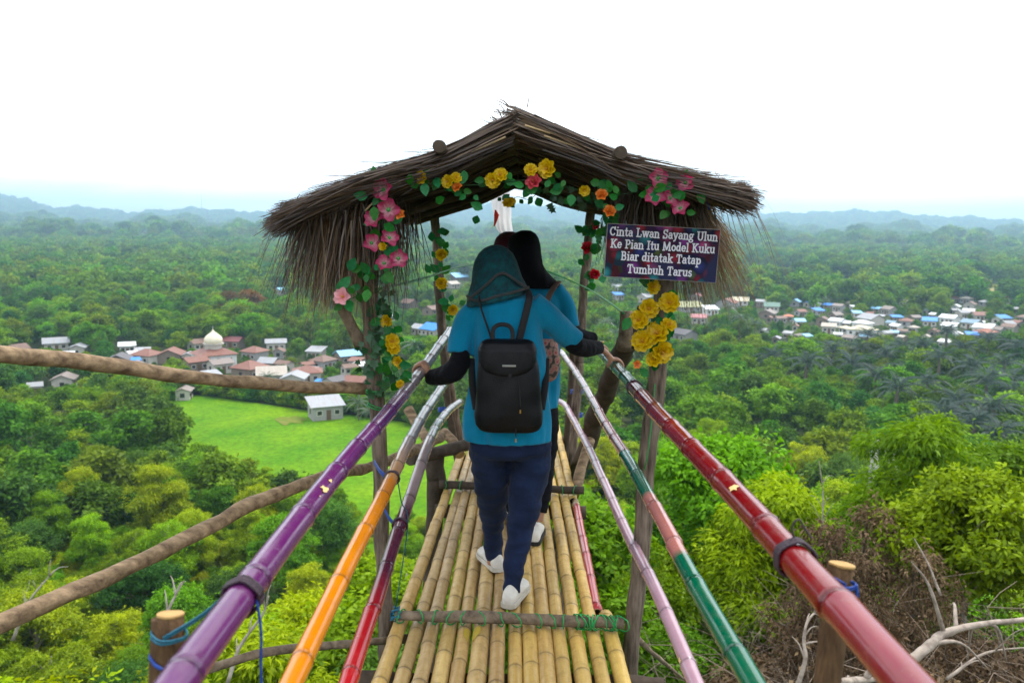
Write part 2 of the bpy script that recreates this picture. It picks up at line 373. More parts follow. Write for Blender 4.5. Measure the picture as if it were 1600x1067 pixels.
# near trees: leaves one can tell apart
tree_proto('near_a', 1, 8, 3.0, 30, 30000, 0.19, 0.10, m_l_bright, m_bark_pale)
tree_proto('near_b', 2, 8, 3.2, 34, 30000, 0.19, 0.10, m_l_mid, m_bark)
tree_proto('near_c', 3, 8, 2.7, 36, 28000, 0.24, 0.07, m_l_bright, m_bark, droop=0.6, lob=(0.14, 0.32))
tree_proto('near_d', 4, 8, 3.4, 34, 30000, 0.19, 0.105, m_l_dark, m_bark)
tree_proto('near_e', 5, 8, 2.8, 26, 24000, 0.22, 0.12, m_l_mid, m_bark_pale, lob=(0.2, 0.46))
# mid distance
tree_proto('mid_a', 11, 9, 3.6, 20, 3600, 0.55, 0.32, m_l_far, m_bark)
tree_proto('mid_b', 12, 9, 3.8, 20, 3600, 0.55, 0.32, m_l_mid, m_bark)
tree_proto('mid_c', 13, 9, 3.4, 20, 3600, 0.55, 0.32, m_l_dark, m_bark)
tree_proto('far_a', 21, 10, 5.0, 14, 1100, 1.4, 1.1, m_l_far, m_bark, base=0.35)
tree_proto('far_b', 22, 10, 5.4, 16, 1100, 1.4, 1.1, m_l_dark, m_bark, base=0.35)
tree_proto('far_c', 23, 10, 5.0, 14, 1100, 1.4, 1.1, m_l_mid, m_bark, base=0.35)
tree_proto('rust', 31, 8, 3.6, 18, 3000, 0.5, 0.3, m_l_rust, m_bark)
tree_proto('dry', 32, 4, 1.5, 26, 5200, 0.11, 0.045, m_l_dry, m_bark, base=0.3, droop=0.7)
tree_proto('lime', 33, 4, 1.2, 10, 1200, 0.4, 0.2, m_l_lime, m_bark)
def frond_mesh(name, L, nl, ll, lw, arch, mat, seed):
    rng = np.random.default_rng(seed); V = []; F = []; A_ = []
    path = [Vector((L * t, 0, L * (arch[0] * t - arch[1] * t * t))) for t in np.linspace(0, 1, nl)]
    for i in range(nl - 1):                                  # rib
        a, b = path[i], path[i + 1]; k = len(V); wv = Vector((0, 0.03 * (1 - i / nl) + 0.008, 0))
        V += [a - wv, a + wv, b + wv, b - wv]; F.append((k, k + 1, k + 2, k + 3)); A_ += [0.6] * 4
    for i in range(2, nl):
        t = i / (nl - 1); p = path[i]; w_ = ll * (math.sin(math.pi * (0.15 + 0.8 * t)) ** 0.6)
        for s in (-1, 1):
            dirv = Vector((0.55 + rng.normal() * 0.08, s * 0.85, -0.25 - 0.25 * rng.random())).normalized(); e = p + dirv * w_ + Vector((0, 0, -0.25 * w_)); m_ = p + dirv * w_ * 0.5 + Vector((0, 0, 0.03))
            sd = Vector((lw, 0, 0.0)); k = len(V); V += [p - sd * 0.5, m_ - sd, e, m_ + sd]; F.append((k, k + 1, k + 2, k + 3)); A_ += [float(np.clip(0.3 + 0.5 * rng.random() + 0.2 * t, 0, 1))] * 4
    me = np_mesh(name, [tuple(v) for v in V], F, A_); me.materials.append(mat); return me
frond_palm = frond_mesh('frond', 4.4, 26, 1.0, 0.07, (0.75, 1.15), m_l_palm, 1)
frond_coco = frond_mesh('frond', 3.6, 24, 0.75, 0.06, (0.55, 1.15), m_l_coco, 2)
def stem_mesh(H, r):
    bm = bmesh.new(); pts = [Vector((0.05 * H * math.sin(1.6 * t), 0.03 * H * t * t, H * t - (0.6 if t == 0 else 0))) for t in np.linspace(0, 1, 9)]
    tube(bm, pts, lambda t: r * (1.3 - 0.5 * t), n=8, wob=0.3); me = bpy.data.meshes.new('trunk'); bm.to_mesh(me); bm.free(); me.materials.append(m_bark); me.shade_smooth(); return me, pts[-1]
stem_palm = stem_mesh(4.0, 0.3); stem_coco = stem_mesh(8.0, 0.14)
def palm(name, loc, sc_, kind, label, group, seed, nf=18):
    rng = random.Random(seed); root = empty(name, loc, rng.random() * 6.28); root.scale = (sc_,) * 3; tag(root, label, 'palm', group)
    st, top = stem_palm if kind == 'oil' else stem_coco
    mesh_obj('trunk', st, None, root, smooth=False, loc=(0, 0, 0))
    fm = frond_palm if kind == 'oil' else frond_coco
    for i in range(nf):
        a = i * 2.39996 + rng.random() * 0.3; el = R(62 - 80 * (i / nf) ** 1.0 + rng.uniform(-8, 8))
        o = bpy.data.objects.new('frond', fm); link(o, root); o.location = top; o.rotation_euler = (rng.uniform(-0.3, 0.3), -el, a); s = rng.uniform(0.85, 1.1) * (0.85 if el > 0.8 else 1); o.scale = (s, s, s)
    return root
# ================================================================== HOUSES
ROOF = {'grey': (0.34, 0.37, 0.40), 'white': (0.78, 0.79, 0.80), 'blue': (0.05, 0.26, 0.75), 'lightblue': (0.30, 0.60, 0.88), 'rust': (0.20, 0.07, 0.05), 'brown': (0.15, 0.085, 0.065), 'dark': (0.13, 0.12, 0.125),
        'orange': (0.60, 0.17, 0.08), 'cream': (0.66, 0.58, 0.40), 'green': (0.12, 0.22, 0.17), 'pink': (0.40, 0.15, 0.15), 'greybrown': (0.22, 0.19, 0.175), 'terracotta': (0.36, 0.13, 0.08), 'olive': (0.36, 0.37, 0.18), 'beige': (0.46, 0.42, 0.36), 'bluegrey': (0.22, 0.33, 0.42)}
ROOFW = {'grey': 'grey metal', 'white': 'white metal', 'blue': 'bright blue', 'lightblue': 'light blue', 'rust': 'rusty red', 'brown': 'dull brown', 'dark': 'charcoal', 'orange': 'orange', 'cream': 'cream', 'green': 'dark green', 'pink': 'pink', 'greybrown': 'grey-brown', 'terracotta': 'terracotta', 'olive': 'olive green', 'beige': 'beige', 'bluegrey': 'blue-grey'}
def roofmat(k):
    c = ROOF[k]; c2 = tuple(0.55 * a + 0.45 * b for a, b in zip(c, (0.26, 0.17, 0.12))) if k in ('grey', 'rust', 'brown', 'greybrown', 'beige') else tuple(x * 0.75 for x in c)
    return pmat('roof ' + k, c, c2, scale=0.9, rough=0.6, stretch=(3, 0.4, 1), spec=0.3)
WALLS = [pmat('wall plaster', (0.55, 0.52, 0.46), (0.42, 0.39, 0.34), scale=1.5, rough=0.9), pmat('wall timber', (0.26, 0.20, 0.15), (0.17, 0.13, 0.10), scale=2, rough=0.9, stretch=(4, 4, 0.3)), pmat('wall white', (0.72, 0.72, 0.70), (0.6, 0.6, 0.58), scale=1.5, rough=0.85), pmat('wall block', (0.36, 0.35, 0.34), (0.27, 0.26, 0.25), scale=2, rough=0.9)]
m_pane = pmat('dark window', (0.03, 0.035, 0.04), (0.02, 0.02, 0.02), rough=0.15, spec=0.6)
m_frame = pmat('window frame', (0.6, 0.58, 0.54), (0.5, 0.48, 0.44), rough=0.7)
m_door = pmat('door wood', (0.16, 0.09, 0.05), (0.10, 0.06, 0.04), rough=0.7)
def slab(bm, q, th):
    """roof plane with thickness: q is 3 or 4 corners, counter-clockwise from above"""
    q = [Vector(p) for p in q]; n = (q[1] - q[0]).cross(q[2] - q[0]).normalized() * th
    a = [bm.verts.new(p + n) for p in q]; b = [bm.verts.new(p) for p in q]
    bm.faces.new(a); bm.faces.new(b[::-1])
    for i in range(len(q)): j = (i + 1) % len(q); bm.faces.new((a[i], b[i], b[j], a[j]))
HOUSES = []
def house(loc, rz, w_, l_, h_, rh, style, rkey, wall=0, ov=0.5, name='house'):
    """w along local x (ridge direction), l along local y"""
    root = empty(name, loc, rz); wm = WALLS[wall]
    bm = bmesh.new(); a, b = w_ / 2, l_ / 2; z0 = -1.0
    if style == 'gable':
        prof = [(-b, z0), (b, z0), (b, h_), (0, h_ + rh), (-b, h_)]
    elif style == 'shed':
        prof = [(-b, z0), (b, z0), (b, h_ + rh), (-b, h_)]
    else: prof = [(-b, z0), (b, z0), (b, h_), (-b, h_)]
    A_ = [bm.verts.new((-a, y, z)) for y, z in prof]; B_ = [bm.verts.new((a, y, z)) for y, z in prof]; n = len(prof)
    bm.faces.new(A_); bm.faces.new(B_[::-1])
    for i in range(n): j = (i + 1) % n; bm.faces.new((A_[j], A_[i], B_[i], B_[j]))
    bm_obj('wall', bm, wm, root, smooth=False, loc=(0, 0, 0))
    bm = bmesh.new(); A2, B2 = a + ov, b + ov; e = 0.03
    if style == 'gable':
        zl = h_ - rh / b * ov + e; zt = h_ + rh + e
        slab(bm, [(-A2, -B2, zl), (A2, -B2, zl), (A2, 0, zt), (-A2, 0, zt)], 0.1); slab(bm, [(A2, B2, zl), (-A2, B2, zl), (-A2, 0, zt), (A2, 0, zt)], 0.1)
    elif style == 'shed':
        zl = h_ - rh / (2 * b) * ov + e; zt = h_ + rh + rh / (2 * b) * ov + e
        slab(bm, [(-A2, -B2, zl), (A2, -B2, zl), (A2, B2, zt), (-A2, B2, zt)], 0.1)
    else:
        zl = h_ + e - 0.1; zt = h_ + rh + e; rx = max(0.3, A2 - B2 * 0.9)
        slab(bm, [(-A2, -B2, zl), (A2, -B2, zl), (rx, 0, zt), (-rx, 0, zt)], 0.1); slab(bm, [(A2, B2, zl), (-A2, B2, zl), (-rx, 0, zt), (rx, 0, zt)], 0.1)
        slab(bm, [(A2, -B2, zl), (A2, B2, zl), (rx, 0, zt)], 0.1); slab(bm, [(-A2, B2, zl), (-A2, -B2, zl), (-rx, 0, zt)], 0.1)
    bm_obj('roof', bm, roofmat(rkey), root, smooth=False, loc=(0, 0, 0))
    for sx in (-0.28, 0.3):
        bm = bmesh.new(); box(bm, (sx * w_, -b - 0.02, h_ * 0.55), (1.2, 0.1, 1.1)); f = bm_obj('window', bm, m_frame, root, smooth=False, loc=(0, 0, 0))
        bm = bmesh.new(); box(bm, (sx * w_, -b - 0.06, h_ * 0.55), (0.95, 0.06, 0.85)); bm_obj('pane', bm, m_pane, f, smooth=False, loc=(0, 0, 0))
    bm = bmesh.new(); box(bm, (0.02 * w_, -b - 0.03, h_ * 0.36), (0.95, 0.1, h_ * 0.72)); bm_obj('door', bm, m_door, root, smooth=False, loc=(0, 0, 0))
    sgn = 1
    bm = bmesh.new(); box(bm, (-a - 0.03, 0, h_ * 0.55), (0.1, 1.0, 1.0)); bm_obj('window', bm, m_pane, root, smooth=False, loc=(0, 0, 0))
    return root
# pixel list: x, y of the roof's middle, roof width in pixels, roof colour, shape (g gable, h hip, s single slope)
LV = [(87, 530, 34, 'grey', 'g'), (122, 538, 27, 'grey', 'g'), (106, 546, 14, 'white', 's'), (198, 533, 23, 'white', 's'), (208, 545, 13, 'white', 's'), (210, 555, 15, 'blue', 's'), (186, 555, 36, 'dark', 'g'), (230, 549, 38, 'rust', 'h'), (267, 547, 38, 'rust', 'g'),
      (309, 530, 26, 'brown', 'g'), (304, 560, 34, 'rust', 'g'), (343, 562, 34, 'greybrown', 'g'), (364, 527, 32, 'pink', 'g'), (390, 571, 44, 'rust', 'h'), (398, 545, 34, 'rust', 'h'), (431, 532, 32, 'grey', 'g'), (388, 585, 28, 'brown', 'g'), (424, 578, 46, 'beige', 'g'),
      (460, 585, 42, 'grey', 'g'), (480, 575, 46, 'rust', 'h'), (523, 590, 36, 'dark', 'g'), (558, 589, 36, 'rust', 'g'), (502, 589, 14, 'blue', 's'), (505, 558, 34, 'brown', 'h'), (494, 541, 26, 'grey', 's'), (542, 550, 36, 'lightblue', 'g'), (564, 562, 24, 'white', 'g'), (508, 627, 54, 'grey', 's'), (330, 577, 24, 'grey', 's'),
      (54, 593, 18, 'grey', 'g'), (100, 585, 34, 'greybrown', 'g'), (287, 600, 28, 'greybrown', 'g'), (25, 540, 26, 'brown', 'g'), (445, 560, 26, 'brown', 'g')]
CV = [(717, 430, 42, 'lightblue', 'g'), (706, 441, 22, 'beige', 'g'), (679, 511, 36, 'blue', 'g'), (658, 508, 28, 'grey', 'g'), (640, 469, 24, 'brown', 'g'), (676, 480, 28, 'brown', 'g'), (484, 407, 14, 'blue', 'g'), (438, 450, 18, 'lightblue', 'g'), (606, 490, 20, 'grey', 'g'), (733, 378, 14, 'white', 'g'), (752, 383, 16, 'pink', 'g'), (722, 384, 11, 'grey', 'g'),
      (963, 446, 18, 'white', 'g'), (966, 458, 16, 'blue', 's'), (1088, 460, 22, 'pink', 'g'), (1074, 475, 42, 'olive', 'g'), (1092, 492, 24, 'pink', 's'), (1136, 469, 34, 'rust', 'g'), (1157, 466, 26, 'cream', 'g'), (1068, 518, 40, 'dark', 'g'), (1010, 462, 24, 'grey', 'g'), (1110, 480, 22, 'white', 's')]
RV0 = [(35, 150, 60, 'grey', 'g'), (100, 170, 90, 'green', 'g'), (75, 212, 100, 'greybrown', 'g'), (240, 145, 65, 'lightblue', 'g'), (325, 150, 55, 'blue', 'g'), (375, 155, 40, 'white', 'g'), (377, 192, 60, 'blue', 's'), (440, 160, 50, 'blue', 'g'), (500, 175, 60, 'greybrown', 'g'), (270, 197, 60, 'rust', 'g'), (200, 225, 50, 'orange', 'h'), (150, 235, 60, 'brown', 'g'), (262, 252, 60, 'lightblue', 'g'), (608, 206, 52, 'lightblue', 's'), (585, 170, 25, 'white', 's'), (690, 210, 40, 'rust', 'g'), (400, 250, 70, 'brown', 'g'), (480, 215, 60, 'greybrown', 'g'), (490, 258, 75, 'white', 'g'), (540, 262, 50, 'white', 'g'), (440, 292, 80, 'beige', 'g'), (538, 292, 60, 'cream', 'h'), (640, 278, 100, 'white', 'h'), (635, 308, 140, 'cream', 'h'), (572, 347, 80, 'greybrown', 'g'), (690, 245, 115, 'grey', 'g'), (748, 225, 40, 'grey', 's'), (800, 195, 70, 'greybrown', 'g'), (843, 230, 58, 'blue', 's'), (815, 262, 50, 'bluegrey', 'g'), (897, 256, 70, 'rust', 'h'), (845, 280, 62, 'white', 'g'), (950, 230, 60, 'greybrown', 'g'), (1040, 256, 75, 'blue', 's'), (1062, 216, 36, 'white', 's'), (1160, 243, 88, 'white', 'g'), (1158, 292, 75, 'white', 's'), (1232, 215, 60, 'grey', 'g'), (1272, 195, 55, 'white', 'g'), (1336, 222, 75, 'rust', 'g'), (1190, 190, 40, 'grey', 'g'), (1290, 268, 90, 'bluegrey', 'g'), (1342, 262, 40, 'white', 's'), (1412, 280, 48, 'white', 'g'), (1358, 300, 95, 'white', 's'), (1292, 330, 58, 'blue', 's'), (1377, 327, 95, 'terracotta', 'h'), (1482, 235, 60, 'blue', 's'), (1520, 297, 70, 'brown', 'g'), (1205, 326, 42, 'white', 's'), (1132, 372, 60, 'white', 's'), (1445, 300, 60, 'greybrown', 'g'), (1440, 240, 50, 'green', 'g'), (1570, 262, 50, 'rust', 'g')]
RV = [(1180 + x / 3.81, 430 + y / 3.81, w_ / 3.81, c, s) for x, y, w_, c, s in RV0]
rx = random.Random(77)
def fill_in(V, x0, x1, y0, y1, n, ws, cols):
    k = 0
    for _ in range(900):
        if k >= n: break
        x, y = rx.uniform(x0, x1), rx.uniform(y0, y1)
        if all(abs(x - h[0]) > (h[2] * 0.5 + 5) or abs(y - h[1]) > 5.5 for h in V): V.append((x, y, rx.uniform(*ws), rx.choice(cols), rx.choice('gggsh'))); k += 1
fill_in(RV, 1195, 1600, 462, 522, 30, (9, 17), ['white', 'grey', 'rust', 'greybrown', 'beige', 'white', 'brown', 'lightblue'])
fill_in(LV, 150, 570, 540, 592, 12, (18, 28), ['rust', 'greybrown', 'brown', 'grey', 'rust'])
PROTECT = [(268, 420, 622, 680, 140), (420, 560, 630, 722, 125), (560, 735, 640, 790, 118)]
cnt = {}; tot = {}
ORD = ['', 'first', 'second', 'third', 'fourth', 'fifth', 'sixth', 'seventh', 'eighth', 'ninth', 'tenth', 'eleventh', 'twelfth', 'thirteenth', 'fourteenth', 'fifteenth', 'sixteenth', 'seventeenth', 'eighteenth', 'nineteenth', 'twentieth', 'twenty-first', 'twenty-second', 'twenty-third', 'twenty-fourth', 'twenty-fifth', 'twenty-sixth', 'twenty-seventh', 'twenty-eighth', 'twenty-ninth', 'thirtieth', 'thirty-first', 'thirty-second', 'thirty-third', 'thirty-fourth']
for vill, key in ((LV, 'left village'), (CV, 'houses behind the bridge'), (RV, 'right village')):
    for h in vill: tot[(key, h[3])] = tot.get((key, h[3]), 0) + 1
    rng = random.Random(len(vill))
    for (px, py, wpx, ck, st) in sorted(vill, key=lambda h: h[0]):
        p = atz(px, py, VZ + 3.6); dist = math.hypot(p.x, p.y)
        w_ = max(2.4, wpx * dist / FPX * 0.86); small = w_ < 4.5
        style = {'g': 'gable', 'h': 'hip', 's': 'shed'}[st]; l_ = w_ * rng.uniform(0.75, 1.0) if w_ < 12 else w_ * 0.6
        hgt = 2.3 if small else rng.uniform(2.6, 3.3); rh = (0.35 if style == 'shed' else 0.42) * l_ / 2 * rng.uniform(0.9, 1.25)
        rz = math.atan2(-p.x, p.y) + rng.choice((0.0, 0.45, -0.5, 0.8, -0.8, 1.35)) * (0.5 if style == 'shed' else 1)
        wl = 2 if ck in ('white', 'cream') else rng.choice((0, 0, 1, 3))
        o = house((p.x, p.y, VZ), rz, w_, l_, hgt, rh, style, ck, wl, ov=0.35 + 0.03 * w_)
        cnt[(key, ck)] = cnt.get((key, ck), 0) + 1; k = cnt[(key, ck)]
        shape = {'g': 'gabled', 'h': 'hipped', 's': 'single slope'}[st]
        where = {'left village': 'in the left village', 'houses behind the bridge': 'behind the shelter', 'right village': 'in the right village'}[key]
        if tot[(key, ck)] == 1: lb = f'house with the only {ROOFW[ck]} {shape} roof {where}'
        else: lb = f'house with the {ORD[k]} {ROOFW[ck]} roof from left {where}'
        tag(o, lb, 'house', 'houses of the ' + key if 'village' in key else key)
        PROTECT.append((px - wpx * 0.5, px + wpx * 0.5, py - 7, py + 9 * (1.0 if small else 1.3), dist - 1))
        HOUSES.append((p.x, p.y, w_))
# mosque with its dome
p = atz(334, 548, VZ + 4.5); mq = empty('mosque', (p.x, p.y, VZ), math.atan2(-p.x, p.y) + 0.3); tag(mq, 'mosque with a cream onion dome over a red hipped roof', 'mosque')
bm = bmesh.new(); box(bm, (0, 0, 1.6), (10, 9, 4.2)); bm_obj('wall', bm, WALLS[2], mq, smooth=False, loc=(0, 0, 0))
bm = bmesh.new(); zl, zt = 3.75, 5.3
for q in ([(-5.6, -5.1, zl), (5.6, -5.1, zl), (1.6, -1.6, zt), (-1.6, -1.6, zt)], [(5.6, 5.1, zl), (-5.6, 5.1, zl), (-1.6, 1.6, zt), (1.6, 1.6, zt)], [(5.6, -5.1, zl), (5.6, 5.1, zl), (1.6, 1.6, zt), (1.6, -1.6, zt)], [(-5.6, 5.1, zl), (-5.6, -5.1, zl), (-1.6, -1.6, zt), (-1.6, 1.6, zt)]): slab(bm, q, 0.12)
bm_obj('roof', bm, roofmat('rust'), mq, smooth=False, loc=(0, 0, 0))
def lathe(bm, prof, n=20, c=(0, 0, 0)):
    rs = [[bm.verts.new((c[0] + r * math.cos(2 * math.pi * k / n), c[1] + r * math.sin(2 * math.pi * k / n), c[2] + z)) for k in range(n)] for r, z in prof]
    for a, b in zip(rs, rs[1:]):
        for k in range(n): bm.faces.new((a[k], a[(k + 1) % n], b[(k + 1) % n], b[k]))
    bm.faces.new(rs[0][::-1]); bm.faces.new(rs[-1])
bm = bmesh.new(); lathe(bm, [(2.3, 4.8), (2.3, 6.4), (2.9, 6.5), (2.9, 6.75)]); bm_obj('drum', bm, WALLS[0], mq, smooth=False, loc=(0, 0, 0))
bm = bmesh.new(); lathe(bm, [(2.3, 6.76), (2.55, 7.3), (2.5, 8.0), (2.1, 8.7), (1.4, 9.3), (0.7, 9.8), (0.25, 10.3), (0.06, 10.7)]); bm_obj('dome', bm, pmat('dome cream', (0.78, 0.71, 0.52), (0.66, 0.6, 0.44), scale=1, rough=0.5), mq, loc=(0, 0, 0))
bm = bmesh.new(); tube(bm, [(0, 0, 10.6), (0, 0, 11.6)], 0.06, 6); bm_obj('finial', bm, m_frame, mq, loc=(0, 0, 0))
for sx in (-3, 0, 3):
    bm = bmesh.new(); box(bm, (sx, -4.53, 1.9), (1.2, 0.12, 2.0)); bm_obj('window', bm, m_pane, mq, smooth=False, loc=(0, 0, 0))
PROTECT.append((300, 362, 514, 566, math.hypot(p.x, p.y) - 1)); HOUSES.append((p.x, p.y, 11))
# white concrete house in the wood on the right
p = at(1392, 704, 84.0); gz = ground(p.x, p.y); hw = house((p.x, p.y, p.z - 1.6), 0.75, 3.4, 2.6, 2.0, 0.4, 'shed', 'greybrown', 0, ov=0.08, name='house'); tag(hw, 'whitewashed concrete house half hidden in the wood on the right', 'house')
bm = bmesh.new(); box(bm, (0, 0, -3.0), (3.6, 2.8, 6)); bm_obj('plinth', bm, WALLS[3], hw, smooth=False, loc=(0, 0, 0))
PROTECT.append((1370, 1415, 690, 704, 82))
# utility pole and far mast
p = atz(484, 540, VZ); bm = bmesh.new(); tube(bm, [(p.x, p.y, VZ), (p.x, p.y, VZ + 9)], 0.14, 6)
tag(bm_obj('utility_pole', bm, pmat('concrete pole', (0.6, 0.6, 0.58), rough=0.8)), 'pale concrete pole rising above the left village roofs', 'pole')
PROTECT.append((480, 488, 500, 535, p.y - 1))
p = at(316, 345, 4600.0); ms = empty('radio_mast', (p.x, p.y, ground(p.x, p.y))); tag(ms, 'thin radio mast on the skyline above the left hills', 'mast')
m_steel = pmat('mast steel', (0.4, 0.4, 0.42), rough=0.6)
for k in range(3):
    a = k * 2.094; bm = bmesh.new(); tube(bm, [(4 * math.cos(a), 4 * math.sin(a), 0), (0.6 * math.cos(a), 0.6 * math.sin(a), 100)], 0.5, 5); bm_obj('leg', bm, m_steel, ms, loc=(0, 0, 0))
bm = bmesh.new()
for k in range(18):
    z = k * 5.5; q = 4 - 3.4 * z / 100; c3 = [Vector((q * math.cos(j * 2.094), q * math.sin(j * 2.094), z)) for j in range(3)]
    for j in range(3): tube(bm, [c3[j], c3[(j + 1) % 3]], 0.25, 4)
bm_obj('bracing', bm, m_steel, ms, loc=(0, 0, 0))
# ================================================================== TREES
def blocked(px, py, hw_, dist):
    for a, b, c, d, D in PROTECT:
        if dist < D and px + hw_ > a and px - hw_ < b and py < d: return True
    return False
LIM_X = [-400, 0, 250, 285, 420, 480, 600, 735, 760, 900, 1000, 1100, 1300, 1400, 1460, 1600, 2000]
LIM_Y = [600, 605, 622, 688, 710, 735, 790, 795, 660, 620, 590, 570, 580, 640, 640, 630, 630]
TREE_LABEL = {'near_a': ('bushy bright green tree on the slope below the bridge', 'bright bushy trees on the slope'), 'near_b': ('mid green leafy tree on the slope below the bridge', 'mid green trees on the slope'), 'near_c': ('yellow-green tree with drooping narrow leaves on the slope', 'narrow leaved trees on the slope'), 'near_d': ('dark green dense tree on the slope below the bridge', 'dark dense trees on the slope'), 'near_e': ('round crowned tree with pale trunk on the slope', 'round crowned trees on the slope')}
def tree(key, loc, s, rz, label, group, name='tree', sz=None):
    t, c, H, rad = PROTO[key]; root = empty(name, loc, rz); root.scale = (s, s, sz or s); tag(root, label, 'tree', group)
    for nm, me in (('trunk', t), ('crown', c)):
        o = bpy.data.objects.new(nm, me); link(o, root)
    return root
rs = random.Random(21); placed = []
def ok_sp(x, y, dmin):
    return all((x - a) ** 2 + (y - b) ** 2 > dmin * dmin for a, b in placed)
ntree = 0
for it in range(9000):
    if ntree >= 285: break
    r = 8 + 125 * rs.random() ** 0.8; th = R(rs.uniform(-41, 41)); x, y = r * math.sin(th), r * math.cos(th)
    if r < 15: continue
    if x > 2 and r < 26 and y < 22: continue
    if -2.5 < x < 2.5 and y < 14: continue
    if not ok_sp(x, y, 1.9 + r * 0.030): continue
    z = ground(x, y); H = rs.uniform(5.0, 9.5) * (0.75 + r / 300); px, ptop = proj((x, y, z + H * 1.02)); lim = float(np.interp(px, LIM_X, LIM_Y))
    if ptop < lim + rs.uniform(0, 25):
        zt = at(px, lim + rs.uniform(5, 45), y).z; H = zt - z
        if H < 2.0: continue
        if H < 3.5 and rs.random() < 0.4: continue
        px, ptop = proj((x, y, z + H))
    s = H / 8.0; hwp = 3.0 * max(s, 0.6) * FPX / r
    if blocked(px, ptop, hwp, r): continue
    if px < -260 or px > 1860: continue
    key = rs.choices(('near_a', 'near_b', 'near_c', 'near_d', 'near_e'), (7, 3, 5, 0.5, 3) if x < 0 else (3, 4, 4, 3, 3))[0]
    lb, gp = TREE_LABEL[key]; zone = ('left of purple rail' if px < 560 else 'behind the walkway' if px < 1000 else 'right of crimson rail'); dz_ = 'high on' if r < 32 else 'midway down' if r < 70 else 'low on'; lb = lb.replace(' below the bridge', '').replace(' on the slope', '') + ', ' + dz_ + ' slope ' + zone; sx = max(s, 0.62) * rs.uniform(0.95, 1.25)
    if x > 2 and 1240 < px < 1440 and r < 20: continue
    tree(key, (x, y, z), sx, rs.random() * 6.28, lb, gp, sz=s * rs.uniform(0.95, 1.05)); placed.append((x, y)); ntree += 1
print('near trees', ntree)
# palms that can be told apart
def palm_at(px, py, dist, kind, label, group, size, seed):
    top = at(px, py, dist); z = ground(top.x, top.y); H = 4.0 if kind == 'oil' else 8.0; palm('oil_palm' if kind == 'oil' else 'coconut_palm', (top.x, top.y, top.z - H * size), size, kind, label, group, seed)
    PROTECT.append((px - 14, px + 14, py - 12, py + 14, dist - 3))
OIL = [(1400, 610, 165), (1450, 600, 170), (1540, 600, 165), (1370, 590, 185), (1590, 620, 160), (1475, 650, 138), (1520, 665, 132), (1565, 680, 128), (1345, 545, 235), (1410, 545, 225), (1570, 570, 190), (1280, 560, 225), (1505, 545, 220), (1520, 575, 190), (1468, 560, 205), (1575, 600, 175), (1498, 630, 150), (1420, 585, 200), (1385, 555, 220), (1590, 545, 215), (1550, 640, 145), (1442, 540, 235), (1330, 570, 215), (1300, 548, 235), (1355, 525, 260), (1235, 545, 230), (1205, 560, 215), (1260, 568, 205), (1545, 530, 240), (1595, 660, 150), (1480, 520, 250)]
for i, (a, b, d) in enumerate(OIL): palm_at(a, b, d, 'oil', 'blue-green feathery palm in the right grove', 'palms below the right village', 1.05 + 0.25 * random.Random(i).random(), i)
COCO = [(1158, 497, 280), (1140, 482, 300), (1178, 505, 275), (962, 520, 230), (975, 545, 215), (945, 505, 260), (1010, 500, 300), (1290, 470, 380), (635, 450, 330), (560, 630, 170), (580, 645, 165), (650, 540, 240), (1380, 440, 480), (420, 590, 200)]
for i, (a, b, d) in enumerate(COCO): palm_at(a, b, d, 'coco', 'slim coconut palm among the valley trees', 'coconut palms in the valley', 0.8 if d < 240 else 1.0, 50 + i)
for (a, b, d, s) in ((1205 / 1, 452, 420, 1), (392, 462, 330, 1.3), (360, 466, 335, 1.2)):
    p = at(a, b, d)
    if a < 1000: tree('rust', (p.x, p.y, VZ), s * 1.3, a, 'tree with a rust brown crown in the wood above the left village', 'rust brown trees above the left village', name='tree')
for (a, b, d) in ((1571, 560, 200), (522, 565, 245), (1425, 500, 350)):
    p = at(a, b, d); z0 = max(VZ, p.z - 4); tree('lime', (p.x, p.y, p.z - 3.4), 1.0, a, 'small lime green tree among dark foliage', 'small lime green trees', name='tree')  # paler, yellower leaf colour than the trees around
for i, (a, b, d, lb) in enumerate(((1300, 815, 14.0, 'withered brown bush behind the crimson rail, left of the stump'), (1365, 790, 15.5, 'tall withered brown bush right above the sawn stump'), (1440, 860, 13.5, 'low withered brown bush right of the sawn stump'), (1345, 865, 12.0, 'withered brown bush just behind the sawn stump'))):
    p = at(a, b, d); z0 = ground(p.x, p.y); hh = max(1.2, p.z - z0); tree('dry', (p.x, p.y, z0), hh / 4 * 0.85, a, lb, 'withered bushes beyond the crimson rail', name='withered_bush', sz=hh / 4)
for i, (a, b, d, k, lb) in enumerate(((1450, 655, 21.0, 'near_c', 'tall feathery yellow-green tree standing highest on the right'), (1530, 745, 15.0, 'near_e', 'bright yellow-green bushy tree at the right edge behind the dry brush'), (1130, 700, 26.0, 'near_b', 'leafy tree just right of the green and pink rail'), (1590, 700, 24.0, 'near_e', 'green tree cut by the right edge of the picture'))):
    p = at(a, b, d); z0 = ground(p.x, p.y); hh = p.z - z0; tree(k, (p.x, p.y, z0), hh / 8 * 1.05, a, lb, None, sz=hh / 8)
def number(obs):
    by = {}
    for o in obs: by.setdefault(o['label'], []).append(o)
    for lb, L_ in by.items():
        if len(L_) < 2: continue
        for i, o in enumerate(sorted(L_, key=lambda o: proj(o.location)[0])): o['label'] = lb + ', ' + ORD[i + 1] + ' from left'
number([o for o in COL.objects if o.type == 'EMPTY' and o.get('category') in ('tree', 'palm') and 'label' in o])
